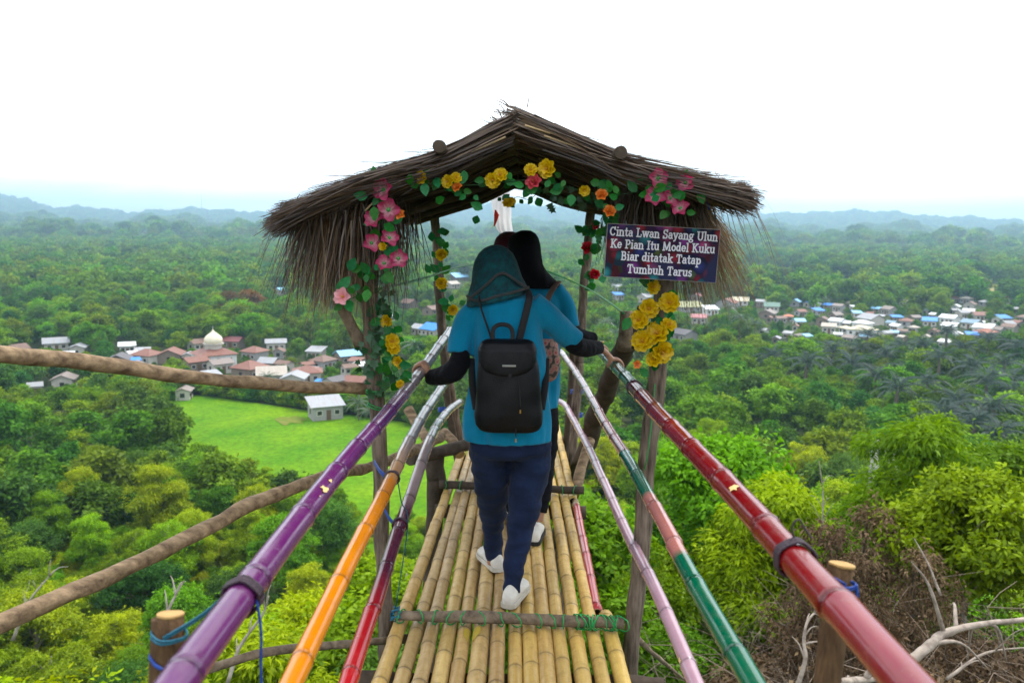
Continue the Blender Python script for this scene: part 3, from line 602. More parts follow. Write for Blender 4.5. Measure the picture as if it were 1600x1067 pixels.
# ---- the wood beyond: past counting, one object
fo = {'mid_a': [], 'mid_b': [], 'mid_c': [], 'far_a': [], 'far_b': [], 'far_c': []}
grid = {}
FIELD_PX = [(225, 640), (300, 616), (400, 628), (480, 640), (560, 648), (640, 660), (720, 678), (800, 698), (790, 800), (690, 860), (560, 880), (440, 800), (330, 745), (250, 690)]
def pip(x, y, P):
    c = False
    for i in range(len(P)):
        (x1, y1), (x2, y2) = P[i - 1], P[i]
        if (y1 > y) != (y2 > y) and x < (x2 - x1) * (y - y1) / (y2 - y1) + x1: c = not c
    return c
def in_field(px, py):
    for f_ in FARF:
        xs = [q[0] for q in f_]; ys = [q[1] for q in f_]
        if min(xs) < px < max(xs) and min(ys) - 1 < py < max(ys) + 1: return True
    return False
def try_tree(r, th, dmin, keys, Hr, wts):
    x, y = r * math.sin(th), r * math.cos(th); z = ground(x, y); bx, by = proj((x, y, z))
    cell = (int(x // dmin), int(y // dmin))
    for i in (-1, 0, 1):
        for j in (-1, 0, 1):
            for (a, b) in grid.get((dmin, cell[0] + i, cell[1] + j), ()):
                if (a - x) ** 2 + (b - y) ** 2 < dmin * dmin: return
    if in_field(bx, by): return
    if r < 520 and any(abs(x - a) < w_ * 0.55 + 1.5 and abs(y - b) < w_ * 0.55 + 1.5 for a, b, w_ in HOUSES): return
    H = rs.uniform(*Hr); 
    for shrink in (1, 0.7, 0.45, 0.3):
        h = H * shrink; px, pt = proj((x, y, z + h)); hwp = 0.46 * h * FPX / r
        if not (r < 620 and blocked(px, pt, hwp, r)): break
    else: return
    key = rs.choices(keys, wts)[0]; s = h / PROTO[key][2]
    if r < 150 and pt < float(np.interp(px, LIM_X, LIM_Y)): return
    grid.setdefault((dmin,) + cell, []).append((x, y)); fo[key].append((x, y, z, s * rs.uniform(1.0, 1.3), s, rs.random() * 6.28))
for it in range(18500):
    r = math.sqrt(rs.uniform(112 ** 2, 470 ** 2)); a_ = R(rs.uniform(-45, 45)); nn = mnoise.noise(Vector((r * math.sin(a_) * 0.012, r * math.cos(a_) * 0.012, 5)))
    bx, by = proj((r * math.sin(a_), r * math.cos(a_), VZ))
    if pip(bx, by, FIELD_PX): continue
    try_tree(r, a_, 5.2, ('mid_a', 'mid_b', 'mid_c'), (5, 11), (max(0.1, 1.0 + 2.2 * nn), 1.5, max(0.1, 1.2 - 2 * nn)))
for it in range(33000):
    r = math.sqrt(rs.uniform(440 ** 2, 1500 ** 2)); a_ = R(rs.uniform(-45, 45)); nn = mnoise.noise(Vector((r * math.sin(a_) * 0.006, r * math.cos(a_) * 0.003, 9)))
    try_tree(r, a_, 8.5, ('far_a', 'far_b', 'far_c'), (7, 14), (max(0.1, 1.2 + 3 * nn), max(0.1, 1 - 2.5 * nn), 1))
for it in range(33000):
    r = math.sqrt(rs.uniform(1480 ** 2, 6200 ** 2)) ; a_ = R(rs.uniform(-45, 45)); nn = mnoise.noise(Vector((r * math.sin(a_) * 0.003, r * math.cos(a_) * 0.0012, 2)))
    try_tree(r, a_, 20.0, ('far_a', 'far_b', 'far_c'), (14, 24), (max(0.1, 1.2 + 3 * nn), max(0.1, 1 - 2.5 * nn), 1))
print('forest', {k: len(v) for k, v in fo.items()})
def mass(name, label, cat, fo):
    rows = np.array([q + (ki,) for ki, k in enumerate(fo) for q in fo[k]]); me = bpy.data.meshes.new(name); me.vertices.add(len(rows)); me.vertices.foreach_set('co', rows[:, :3].astype(np.float32).ravel())
    for nm, col_ in (('idx', rows[:, 6]), ('rotz', rows[:, 5])):
        a = me.attributes.new(nm, 'FLOAT', 'POINT'); a.data.foreach_set('value', col_.astype(np.float32))
    a = me.attributes.new('siz', 'FLOAT_VECTOR', 'POINT'); a.data.foreach_set('vector', np.stack([rows[:, 3], rows[:, 3], rows[:, 4]], -1).astype(np.float32).ravel())
    ob = bpy.data.objects.new(name, me); COL.objects.link(ob); tag(ob, label, cat, kind='stuff')
    gn = bpy.data.node_groups.new(name, 'GeometryNodeTree'); gn.interface.new_socket('Geometry', in_out='INPUT', socket_type='NodeSocketGeometry'); gn.interface.new_socket('Geometry', in_out='OUTPUT', socket_type='NodeSocketGeometry')
    gi = gn.nodes.new('NodeGroupInput'); go = gn.nodes.new('NodeGroupOutput'); jn = gn.nodes.new('GeometryNodeJoinGeometry')
    def named(nm, typ):
        n = gn.nodes.new('GeometryNodeInputNamedAttribute'); n.data_type = typ; n.inputs[0].default_value = nm; return n.outputs[0]
    for ki, k in enumerate(fo):
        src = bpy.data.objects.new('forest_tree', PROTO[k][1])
        oi = gn.nodes.new('GeometryNodeObjectInfo'); oi.inputs[0].default_value = src; oi.transform_space = 'ORIGINAL'; oi.inputs[1].default_value = True
        cp = gn.nodes.new('FunctionNodeCompare'); cp.data_type = 'FLOAT'; cp.operation = 'EQUAL'; cp.inputs[1].default_value = ki; cp.inputs['Epsilon'].default_value = 0.2
        gn.links.new(named('idx', 'FLOAT'), cp.inputs[0])
        ip = gn.nodes.new('GeometryNodeInstanceOnPoints'); cx = gn.nodes.new('ShaderNodeCombineXYZ'); gn.links.new(named('rotz', 'FLOAT'), cx.inputs[2])
        gn.links.new(gi.outputs[0], ip.inputs['Points']); gn.links.new(cp.outputs[0], ip.inputs['Selection']); gn.links.new(oi.outputs['Geometry'], ip.inputs['Instance'])
        gn.links.new(cx.outputs[0], ip.inputs['Rotation']); gn.links.new(named('siz', 'FLOAT_VECTOR'), ip.inputs['Scale']); gn.links.new(ip.outputs[0], jn.inputs[0])
    gn.links.new(jn.outputs[0], go.inputs[0]); md = ob.modifiers.new(name, 'NODES'); md.node_group = gn
for it in range(420):
    u = rs.random() * 5.999; i = int(u) + 1; (x1, y1), (x2, y2) = FIELD_PX[i - 1], FIELD_PX[i]; f_ = u - int(u); q = atz(x1 + (x2 - x1) * f_, y1 + (y2 - y1) * f_ - rs.uniform(0.5, 9), VZ); h = rs.uniform(1.5, 4.5); px, py = proj((q.x, q.y, VZ + h))
    if blocked(px, py, 0.4 * h * FPX / q.y, math.hypot(q.x, q.y)): continue
    fo[rs.choice(('mid_a', 'mid_b', 'mid_c'))].append((q.x, q.y, VZ - 0.25 * h, h / 9 * 1.6, h / 9 * 1.2, rs.random() * 6.28))
mass('distant_forest', 'unbroken green woodland filling the valley out to the hills', 'forest', fo)
# low growth between the near trees
fu = {'near_a': [], 'near_b': [], 'near_c': [], 'near_e': []}
for it in range(2600):
    r = 9 + 128 * math.sqrt(rs.random()); th = R(rs.uniform(-42, 42)); x, y = r * math.sin(th), r * math.cos(th)
    if r < 19 and x > 0.5: continue
    if r < 12: continue
    z = ground(x, y); h = rs.uniform(1.2, 3.4); bx, by = proj((x, y, z)); px, py = proj((x, y, z + h * 0.8))
    if pip(bx, by, FIELD_PX) and (py < float(np.interp(px, LIM_X, LIM_Y)) - 15 or rs.random() < 0.93): continue
    if py < float(np.interp(px, LIM_X, LIM_Y)) - 12: continue
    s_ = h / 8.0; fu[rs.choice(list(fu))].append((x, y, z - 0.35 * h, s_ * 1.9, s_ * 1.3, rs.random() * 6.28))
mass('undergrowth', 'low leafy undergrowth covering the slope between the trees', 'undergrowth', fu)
# ---- the air
bm = bmesh.new(); box(bm, (0, 0, 71), (15600, 15600, 230)); hz = bm_obj('haze', bm, None, smooth=False)
m, t, o = newmat('haze air'); pv = N(t, 'ShaderNodeVolumePrincipled'); pv.inputs['Density'].default_value = 0.00028; pv.inputs['Color'].default_value = (0.52, 0.80, 1.0, 1); pv.inputs['Anisotropy'].default_value = 0.6
t.links.new(pv.outputs[0], o.inputs['Volume']); hz.data.materials.append(m); tag(hz, 'thin blue haze filling the valley air', 'haze', kind='stuff')
# ================================================================== BAMBOO WALKWAY AND RAILS
m_bamboo = pmat('bare bamboo', (0.62, 0.47, 0.20), (0.62, 0.55, 0.42), scale=5, rough=0.42, attr='col', stretch=(6, 0.5, 6), coat=0.1, bump=0.15, bscale=30, grime=0.3)
m_paint = pmat('painted bamboo', (1, 1, 1), (0.78, 0.74, 0.78), scale=6, rough=0.15, attr='col', coat=0.22, spec=0.4, grime=0.2, bump=0.05, bscale=18)
m_log = pmat('log bark', (0.25, 0.19, 0.13), (0.075, 0.052, 0.036), scale=26, rough=0.9, bump=0.8, spec=0.2, detail=8)
m_log_pale = pmat('peeled log', (0.36, 0.25, 0.145), (0.075, 0.045, 0.026), scale=22, rough=0.8, bump=0.8, spec=0.25, stretch=(0.25, 1.6, 1.6), detail=9)
m_log_dark = pmat('dark brown log', (0.085, 0.062, 0.045), (0.04, 0.03, 0.022), scale=16, rough=0.85, bump=0.7, spec=0.2)  # dark brown bark shared by rafters, purlins and prop logs
m_stump = pmat('stump bark', (0.15, 0.085, 0.04), (0.05, 0.028, 0.015), scale=30, rough=0.9, bump=1.0, stretch=(3, 3, 0.4), spec=0.2, detail=8)
m_cut = pmat('cut wood', (0.52, 0.33, 0.12), (0.34, 0.20, 0.07), scale=24, rough=0.85, bump=0.5)
m_rope_g = pmat('green twine', (0.01, 0.30, 0.06), (0.01, 0.2, 0.05), scale=80, rough=0.5, bump=0.4)
m_rope_b = pmat('blue rope', (0.008, 0.06, 0.32), (0.005, 0.03, 0.2), scale=120, rough=0.55, bump=0.5)
m_rope_k = pmat('dark cord', (0.05, 0.025, 0.035), (0.03, 0.02, 0.03), scale=150, rough=0.55, bump=0.6)
m_rope_t = pmat('teal rope', (0.008, 0.14, 0.20), (0.01, 0.09, 0.16), scale=120, rough=0.55, bump=0.5)
def resample(P, step):
    P = [Vector(p) for p in P]; L = [0]
    for a, b in zip(P, P[1:]): L.append(L[-1] + (b - a).length)
    n = max(2, int(L[-1] / step)); out_ = []
    for i in range(n + 1):
        s = L[-1] * i / n; k = min(len(P) - 2, max(0, int(np.searchsorted(L, s, side='right')) - 1)); q = (s - L[k]) / max(1e-9, L[k + 1] - L[k]); out_.append(P[k].lerp(P[k + 1], q))
    return out_, L[-1]
def bamboo(name, pts, r0, r1, seed, colf, mat, parent=None, n=14, seg=0.28, hollow=True):
    """culm with raised nodes; colf(s, t) gives the colour of the culm at arc length s / fraction t"""
    rng = random.Random(seed); P, L = resample(smooth_path(pts, 8), 0.02)
    nodes = []; s = rng.uniform(0.05, seg)
    while s < L: nodes.append(s); s += seg * rng.uniform(0.85, 1.15)
    S = sorted(set([0.0, L] + [i * 0.05 for i in range(1, int(L / 0.05))] + [q for nd in nodes for q in (nd - 0.012, nd - 0.005, nd - 0.0015, nd + 0.0015, nd + 0.006, nd + 0.014) if 0 < q < L]))
    bm = bmesh.new(); lay = bm.verts.layers.float_color.new('col'); prev = None; ps = None; rings = []
    bend = [rng.uniform(-1, 1) * 0.002 for _ in nodes] + [0]
    for s in S:
        f = s / L * (len(P) - 1); k = min(len(P) - 2, int(f)); p = P[k].lerp(P[k + 1], f - k); d = (P[min(k + 2, len(P) - 1)] - P[max(k - 1, 0)])
        d, sd, u = frame(d)
        if ps is not None: sd = (ps - d * ps.dot(d)).normalized(); u = sd.cross(d)
        ps = sd
        r = r0 + (r1 - r0) * s / L; dist = min((abs(s - nd) for nd in nodes), default=1); sg = [nd for nd in nodes if abs(s - nd) < 0.016]; cm = 1.0
        if sg:
            q = s - sg[0]
            if abs(q) < 0.003: r *= 0.985; cm = 0.45
            elif abs(q) < 0.008: r *= 1.055; cm = 0.8 if q > 0 else 0.62
            else: r *= 1.02; cm = 0.9
        else: r *= 1 - 0.02 * math.sin(min(1, dist / (seg / 2)) * math.pi / 2)
        ki = sum(1 for nd in nodes if nd < s); p = p + sd * bend[min(ki, len(bend) - 1)]
        c = colf(s, s / L, ki); ring = []
        for j in range(n):
            a = 2 * math.pi * j / n; v = bm.verts.new(p + sd * math.cos(a) * r + u * math.sin(a) * r); v[lay] = (c[0] * cm, c[1] * cm, c[2] * cm, 1); ring.append(v)
        rings.append((ring, p))
    for (a, _), (b, _) in zip(rings, rings[1:]):
        for j in range(n): bm.faces.new((a[j], a[(j + 1) % n], b[(j + 1) % n], b[j]))
    for (ring, p), rev in ((rings[0], True), (rings[-1], False)):   # hollow cut ends
        inn = []
        dv = (rings[1][1] - rings[0][1]) if rev else (rings[-2][1] - rings[-1][1])
        for v in ring: q = bm.verts.new(p + (v.co - p) * 0.74); q[lay] = (0.5, 0.4, 0.22, 1); inn.append(q)
        deep = []
        for q in inn: w_ = bm.verts.new(q.co + dv.normalized() * 0.05); w_[lay] = (0.08, 0.06, 0.04, 1); deep.append(w_)
        for j in range(n):
            k = (j + 1) % n
            for A_, B_ in ((ring, inn), (inn, deep)):
                q = (A_[j], B_[j], B_[k], A_[k]); bm.faces.new(q if rev else q[::-1])
        bm.faces.new(deep if not rev else deep[::-1])
    return bm_obj(name, bm, mat, parent)
def coil(name, c, axis, r, turns, pitch, rr, mat, parent=None, n=16, squash=1.0, tail=None):
    d, s, u = frame(axis); pts = []
    for i in range(int(turns * n) + 1):
        a = 2 * math.pi * i / n; pts.append(Vector(c) + d * (pitch * (i / n - turns / 2)) + (s * math.cos(a) + u * math.sin(a) * squash) * (r + 0.0015 * math.sin(i * 1.7)))
    if tail: pts += [Vector(q) for q in tail]
    bm = bmesh.new(); tube(bm, pts, rr, n=6); return bm_obj(name, bm, mat, parent)
# ---- deck
POLES = []
deck = empty('bamboo_walkway', (0, 3.4, 0)); tag(deck, 'bare bamboo pole walkway running out to the thatched shelter', 'walkway')
tan = [(0.62, 0.44, 0.17), (0.55, 0.42, 0.22), (0.50, 0.38, 0.21), (0.60, 0.45, 0.19), (0.54, 0.39, 0.18), (0.57, 0.42, 0.2), (0.52, 0.37, 0.18), (0.62, 0.45, 0.16), (0.64, 0.47, 0.16), (0.60, 0.43, 0.17), (0.64, 0.47, 0.17), (0.66, 0.48, 0.16), (0.67, 0.49, 0.16), (0.68, 0.50, 0.15)]
NX = [604, 635, 663, 691, 718, 747, 777, 805, 830, 854, 879, 907, 937, 966]
FX = [728, 740, 751, 762, 772, 782, 792, 802, 812, 822, 832, 842, 854, 866]; FY = [684, 684, 684, 672, 668, 664, 660, 656, 652, 650, 648, 646, 646, 644]
for i in range(14):
    a = atdeck(NX[i], 1025, 0.0); b = atdeck(FX[i], FY[i], 0.0); a2 = a + (a - b) * 0.85; rng = random.Random(i); zz = rng.uniform(-0.006, 0.006)
    b = a.lerp(b, rng.uniform(0.97, 1.02))
    mid = a.lerp(b, 0.45) + Vector((rng.uniform(-0.012, 0.012), 0, 0)); off = Vector((0, 0, zz - 0.032)); tc_ = (tan[i][0] * 0.93, tan[i][1] * 0.85, tan[i][2] * 0.66); x2 = 1 + rng.uniform(-0.12, 0.12)
    if i == 13:
        # the outer pole: bare in front, red between the two cross poles, bare again beyond
        cross1, cross2 = a.lerp(b, 0.09), a.lerp(b, 0.44)
        bamboo('bamboo_pole', [a2 + off, cross1 + off], 0.033, 0.031, 100 + i, lambda s, t, k: tc_, m_bamboo, deck)
        e = cross2 + off + Vector((-0.005, -0.03, 0)); bamboo('bamboo_pole', [cross1 + off + Vector((-0.035, 0.02, 0)), e], 0.027, 0.024, 113, lambda s, t, k: (0.50, 0.055, 0.06) if t < 0.93 else (0.55, 0.4, 0.25), m_paint, deck)
        bamboo('bamboo_pole', [cross2 + off + Vector((-0.02, -0.02, 0)), b + off], 0.030, 0.026, 114, lambda s, t, k: tc_, m_bamboo, deck)
    else:
        POLES.append((a2 + off, a + off, 0.0328 * x2)); bamboo('bamboo_pole', [a2 + off, a + off, mid + off, b + off], 0.0335 * x2, 0.0305 * x2, 100 + i, lambda s, t, k, tc_=tc_, i=i: tuple(c * (0.86 + 0.2 * ((k * 37 + i * 13) % 7) / 6) for c in tc_), m_bamboo, deck)
def log(name, pts, r, mat, parent, n=14, wob=0.25, seed=0, cut=None):
    bm = bmesh.new(); P = resample(smooth_path(pts, 6) if len(pts) > 2 else pts, 0.035)[0]; rm = r if not hasattr(r, '__len__') else min(r)
    P = [p + Vector((mnoise.noise(p * 3.1 + Vector((seed, 0, 0))), mnoise.noise(p * 3.1 + Vector((0, seed, 0))), mnoise.noise(p * 3.1 + Vector((0, 0, seed + 5))))) * rm * 0.35 for p in P]
    tube(bm, P, r, n=n, wob=wob, seed=seed); o = bm_obj(name, bm, mat, parent)
    if cut:
        for e, q in ((P[0], P[1]), (P[-1], P[-2])):
            rr = r if not hasattr(r, '__len__') else (r[0] if e is P[0] else r[-1]); dv = (e - q).normalized(); bm = bmesh.new()
            tube(bm, [e + dv * 0.0005, e + dv * 0.003], rr * 0.86, n=n, wob=wob * 0.5, seed=seed); bm_obj('cut_end', bm, m_cut, o)
    return o
# faded yellow heart painted across two poles
bm = bmesh.new(); hc = atdeck(737, 992); Gd = {}
def pole_top(x, y):
    best = None
    for a, b, r in POLES:
        t = (y - a.y) / (b.y - a.y); c = a.lerp(b, t); dx = abs(x - c.x)
        if dx < r * 0.9 and (best is None or dx < best[0]): best = (dx, c.z + math.sqrt(r * r - dx * dx) + 0.0022)
    return None if best is None else best[1]
for i in range(-16, 17):
    for j in range(-14, 15):
        u, v = i / 12.0, j / 11.0
        if (u * u + v * v - 0.8) ** 3 - u * u * v ** 3 * 1.2 < 0:
            z = pole_top(hc.x + u * 0.034, hc.y + v * 0.062)
            if z is not None: Gd[(i, j)] = bm.verts.new((hc.x + u * 0.034, hc.y + v * 0.062, z))
for (i, j) in list(Gd):
    q = [(i, j), (i + 1, j), (i + 1, j + 1), (i, j + 1)]
    if all(k in Gd for k in q) and abs(Gd[q[0]].co.z - Gd[q[1]].co.z) < 0.02: bm.faces.new([Gd[k] for k in q])
o = bm_obj('painted_heart', bm, pmat('yellow paint', (0.46, 0.33, 0.02), (0.36, 0.26, 0.04), scale=40, rough=0.6), deck); o['label'] = 'small faded yellow heart painted on the poles'
c1a, c1b = atdeck(618, 961, 0.03), atdeck(974, 973, 0.03); c2a, c2b = atdeck(686, 756, 0.03), atdeck(914, 766, 0.03)
log('cross_pole', [c1a, c1a.lerp(c1b, 0.5) + Vector((0, 0.01, 0)), c1b], [0.022, 0.024, 0.021], m_log, deck, seed=1)
log('cross_pole', [c2a, c2a.lerp(c2b, 0.5), c2b], [0.026, 0.024, 0.025], m_log_dark, deck, seed=2)
c0 = c1a.copy(); log('cross_pole', [Vector((-0.5, 1.2, deckz(1.2) + 0.025)), Vector((0.5, 1.2, deckz(1.2) + 0.025))], [0.024, 0.024], m_log, deck, seed=3)
for yy, w_ in ((2.95, 0.6), (5.0, 0.47), (1.1, 0.7), (6.9, 0.45)): log('bearer', [Vector((-w_, yy, deckz(yy) - 0.115)), Vector((w_, yy, deckz(yy) - 0.125))], 0.042, m_log_dark, deck, seed=int(yy * 7))
def lash(ca, cb, k, mat, r, parent):
    rng = random.Random(int(ca.x * 1000) + k); bm = bmesh.new()
    for i in range(k):
        t = (i + 0.5) / k + rng.uniform(-0.02, 0.02); c = ca.lerp(cb, t); sl = rng.uniform(-0.03, 0.03); pts = [c + Vector((sl * math.cos(a) + rng.uniform(-0.004, 0.004), math.cos(a) * r, math.sin(a) * r * 0.95 - 0.002)) for a in np.linspace(0, 6.5, 15)]
        tube(bm, pts, 0.0028, n=5)
        e = pts[0]; tube(bm, [e, e + Vector((rng.uniform(-0.03, 0.03), -0.012, rng.uniform(0.0, 0.012))), e + Vector((rng.uniform(-0.04, 0.04), -0.03, -0.012))], 0.0022, n=4)
    o = bm_obj('twine_lashing', bm, mat, parent); o['kind'] = 'stuff'; return o
lash(c1a, c1b, 14, m_rope_g, 0.029, deck); lash(c1a.lerp(c1b, 0.78), c1b, 11, m_rope_g, 0.032, deck); lash(c2a, c2b, 9, m_rope_g, 0.031, deck)
kn = bmesh.new()
for i in range(7): tube(kn, [c1a + Vector((random.uniform(-0.02, 0.03), random.uniform(-0.03, 0.03), random.uniform(-0.02, 0.035))) for _ in range(5)], 0.004, n=5)
bm_obj('rope_knot', kn, m_rope_t, deck)
# ---- painted hand rails
PUR, YEL, RED = (0.10, 0.012, 0.095), (0.56, 0.18, 0.0), (0.33, 0.006, 0.010)
PALE = (0.34, 0.28, 0.26); MAR = (0.08, 0.013, 0.03); GRN = (0.0, 0.10, 0.045); PNK = (0.40, 0.14, 0.115); LAV = (0.40, 0.24, 0.29)
def mixc(a, b, t): t = max(0, min(1, t)); return tuple(x + (y - x) * t for x, y in zip(a, b))
def extend(P, to): P = [Vector(p) for p in P]; d = (P[0] - P[1]).normalized(); return [P[0] + d * to] + P
XL, XR = -0.42, 0.48
purP = extend([atx(278, 1067, XL), atx(458, 826, XL), atx(548, 712, XL), atx(604, 648, XL), atx(655, 585, XL), atx(704, 516, XL)], 1.3)
purP[-1] = at(704, 516, 4.9); purP[-2] = at(655, 585, 3.55)
yelP = extend([atx(456, 1067, XL), atx(554, 862, XL), atx(608, 756, XL), atx(634, 700, XL), at(664, 645, 3.9), at(696, 598, 4.9)], 1.6)
redP = extend([atx(544, 1067, XL), atx(582, 952, XL), atx(618, 840, XL), atx(637, 786, XL), at(668, 696, 3.8), at(686, 660, 4.5), at(703, 640, 5.0), at(719, 628, 5.4)], 1.8)
rgtP = extend([atx(1400, 1050, XR), atx(1310, 948, XR), atx(1158, 782, XR), atx(1085, 705, XR), atx(1015, 632, XR), at(966, 578, 3.75), at(925, 535, 4.9)], 1.3)
grnP = extend([atx(1176, 1067, XR), atx(1082, 902, XR), atx(1026, 798, XR), atx(986, 726, XR), at(950, 669, 4.0), at(905, 590, 5.5), at(877, 550, 6.6)], 1.6)
lavP = extend([at(1088, 1067, 2.15), at(1022, 916, 2.8), at(978, 828, 3.5), at(924, 709, 4.85), at(908, 677, 5.4), at(894, 652, 6.0), at(884, 634, 6.4), at(874, 627, 6.6)], 1.8)
def rail(name, P, r0, r1, seed, colf, label, seg=0.3):
    root = empty(name, P[0]); tag(root, label, 'handrail'); o = bamboo('culm', P, r0, r1, seed, colf, m_paint, root, n=20, seg=seg); return root, o
def ypos(P, y):
    """fraction of arc length where the rail passes depth y"""
    Q, L = resample(smooth_path(P, 8), 0.02); return next((i / (len(Q) - 1) for i, q in enumerate(Q) if q.y >= y), 1.0)
def pt(P, y):
    Q, L = resample(smooth_path(P, 8), 0.02)
    for a, b in zip(Q, Q[1:]):
        if b.y >= y: return a.lerp(b, 0.5), (b - a).normalized()
    return Q[-1], (Q[-1] - Q[-2]).normalized()
t1 = ypos(purP, 3.1); r_pur, o_pur = rail('bamboo_handrail', purP, 0.0255, 0.025, 1, lambda s, t, k: PUR if t < t1 - 0.06 else mixc(PUR, PALE, (t - t1 + 0.06) / 0.12), 'purple painted bamboo hand rail, topmost on the left side')
t2 = ypos(yelP, 2.75); r_yel, _ = rail('bamboo_handrail', yelP, 0.0225, 0.025, 2, lambda s, t, k: YEL if t < t2 else mixc((0.42, 0.20, 0.05), PALE, (t - t2) / 0.12), 'orange-yellow painted bamboo rail, middle one on the left side', 0.34)
t3a, t3b = ypos(redP, 2.35), ypos(redP, 3.1); r_red, _ = rail('bamboo_handrail', redP, 0.026, 0.024, 3, lambda s, t, k: mixc(RED, MAR, (t - t3a) / 0.05) if t < t3b else mixc(MAR, (0.33, 0.25, 0.235), (t - t3b) / 0.05), 'red and maroon bamboo rail, lowest on the left side', 0.3)
t4 = ypos(rgtP, 3.2); t4b = ypos(rgtP, 1.13)
def c_rgt(s, t, k): return (0.21, 0.012, 0.02) if t < t4b else mixc((0.17, 0.001, 0.003), (0.07, 0.002, 0.004), (t - 0.5) / 0.3) if t < t4 else GRN  # lighter near end: a sky reflection put into the rail colour
r_rgt, _ = rail('bamboo_handrail', rgtP, 0.0285, 0.026, 4, c_rgt, 'thick crimson bamboo hand rail, topmost on the right side', 0.3)
g1, g2, g3, g4 = ypos(grnP, 2.18), ypos(grnP, 2.72), ypos(grnP, 3.36), ypos(grnP, 4.2)
def c_grn(s, t, k): return GRN if t < g1 else PNK if t < g2 else GRN if t < g3 else mixc((0.26, 0.06, 0.075), (0.36, 0.22, 0.22), (t - g4) / 0.1)
r_grn, _ = rail('bamboo_handrail', grnP, 0.0245, 0.0235, 5, c_grn, 'green and salmon pink bamboo rail, middle one on the right side', 0.34)
r_lav, _ = rail('bamboo_handrail', lavP, 0.0235, 0.024, 6, lambda s, t, k: LAV if k % 5 != 3 else mixc(LAV, (0.3, 0.18, 0.22), 0.4), 'pale lilac bamboo rail, lowest on the right side', 0.33)
# chips where the paint has come off
m_chip = pmat('bare chip', (0.66, 0.48, 0.18), (0.52, 0.36, 0.14), scale=30, rough=0.6)
def chip(P, px, py, r, size, parent, seed):
    best = min((q for q in resample(smooth_path(P, 8), 0.01)[0]), key=lambda q: (proj(q)[0] - px) ** 2 + (proj(q)[1] - py) ** 2); k, dv = pt(P, best.y)
    d, s, u = frame(dv); tocam = (ORG - best); tocam -= d * tocam.dot(d); tocam.normalize(); sd = d.cross(tocam); offp = Vector((px, py)) - Vector(proj(best)); rng = random.Random(seed); bm = bmesh.new(); ring = []
    a0 = math.asin(max(-0.95, min(0.95, (sd.dot(at(px, py, best.y) - best)) / r)))
    c = bm.verts.new(best + (tocam * math.cos(a0) + sd * math.sin(a0)) * (r + 0.0009))
    for j in range(14):
        a = 6.283 * j / 14; q = size * rng.uniform(0.45, 1.15); du = q * math.cos(a); da = a0 + q * 0.55 * math.sin(a) / r; ring.append(bm.verts.new(best + d * du + (tocam * math.cos(da) + sd * math.sin(da)) * (r + 0.0008)))
    for j in range(14): bm.faces.new((c, ring[j], ring[(j + 1) % 14]))
    bm_obj('paint_chip', bm, m_chip, parent)
chip(purP, 497, 777, 0.0262, 0.02, r_pur, 1); chip(purP, 505, 765, 0.0262, 0.009, r_pur, 2); chip(purP, 488, 790, 0.0262, 0.003, r_pur, 5)
chip(rgtP, 1161, 776, 0.0288, 0.021, r_rgt, 3); chip(rgtP, 1083, 696, 0.028, 0.003, r_rgt, 4); chip(lavP, 1066, 1040, 0.0248, 0.013, r_lav, 6)
# ---- stumps carrying the near ends of the top rails
def stump(px, py, y, r, pts, label, seed):
    root = empty('stump_post', at(px, py, y)); tag(root, label, 'post'); top = at(px, py, y); P = [top] + [at(a, b, c) for a, b, c in pts]; e = P[-1] + (P[-1] - P[-2]) * 3
    log('post', [P[0]] + P[1:] + [e], [r, r * 1.05, r * 1.1, r * 1.2], m_stump, root, n=16, wob=0.12, seed=seed)
    bm = bmesh.new(); d = (P[0] - P[1]).normalized(); tube(bm, [P[0] - d * 0.001, P[0] + d * 0.004], r * 0.93, n=16, wob=0.25, seed=seed + 3); bm_obj('cut_top', bm, m_cut, root); return root
sl_ = stump(265, 962, 1.22, 0.0235, [(264, 1010, 1.21), (262, 1067, 1.2)], 'short orange-brown stump post tied to the purple rail', 4)
sr_ = stump(1316, 884, 1.32, 0.0205, [(1308, 950, 1.31), (1292, 1067, 1.29)], 'short sawn stump post tied to the crimson rail', 9)
def tie(P, y, r, stump_px, sy, rs_, rail_root, mats, name='rope_lashing'):
    c, d = pt(P, y); root = rail_root
    for k in range(4): coil(name, c + d * (0.006 * k - 0.009), d, r + 0.0035, 1.02, 0.004, 0.0028, mats[0], root, n=20)
    sp = at(stump_px[0], stump_px[1], sy)
    for k in range(2): coil('rope_wrap', sp + Vector((0, 0, 0.005 * k - 0.006)), (0.1 * k, 0, 1), rs_ + 0.002, 1.02, 0.003, 0.0019, mats[1], root, n=16)
    bm = bmesh.new(); q = c + (sp - c) * 0.55 + Vector((0, 0, 0.004))
    for k in range(2): tube(bm, smooth_path([c + Vector((0, 0, r * 0.8)) + (sp - c).normalized() * r * 0.6, q + Vector((0, 0, 0.004 * k - 0.004)), sp + Vector((0, -rs_, 0.004 * k))], 4), 0.0019, n=6)
    bm_obj('rope_bridge', bm, mats[1], root); return c, sp
c, sp = tie(purP, 1.23, 0.0262, (265, 988), 1.2, 0.024, r_pur, (m_rope_k, m_rope_t))
bm = bmesh.new(); tube(bm, smooth_path([c + Vector((0.026, -0.01, 0.0)), c + Vector((0.034, -0.02, -0.05)), c + Vector((0.03, -0.015, -0.12)), c + Vector((0.034, -0.02, -0.2))], 5), 0.0022, n=6); bm_obj('rope_tail', bm, m_rope_b, r_pur)
coil('rope_wrap', at(264, 1030, 1.2), (0.3, 0, 1), 0.0275, 1.0, 0.004, 0.003, m_rope_b, r_pur)
c, sp = tie(rgtP, 1.32, 0.0288, (1314, 908), 1.3, 0.021, r_rgt, (m_rope_k, m_rope_b))
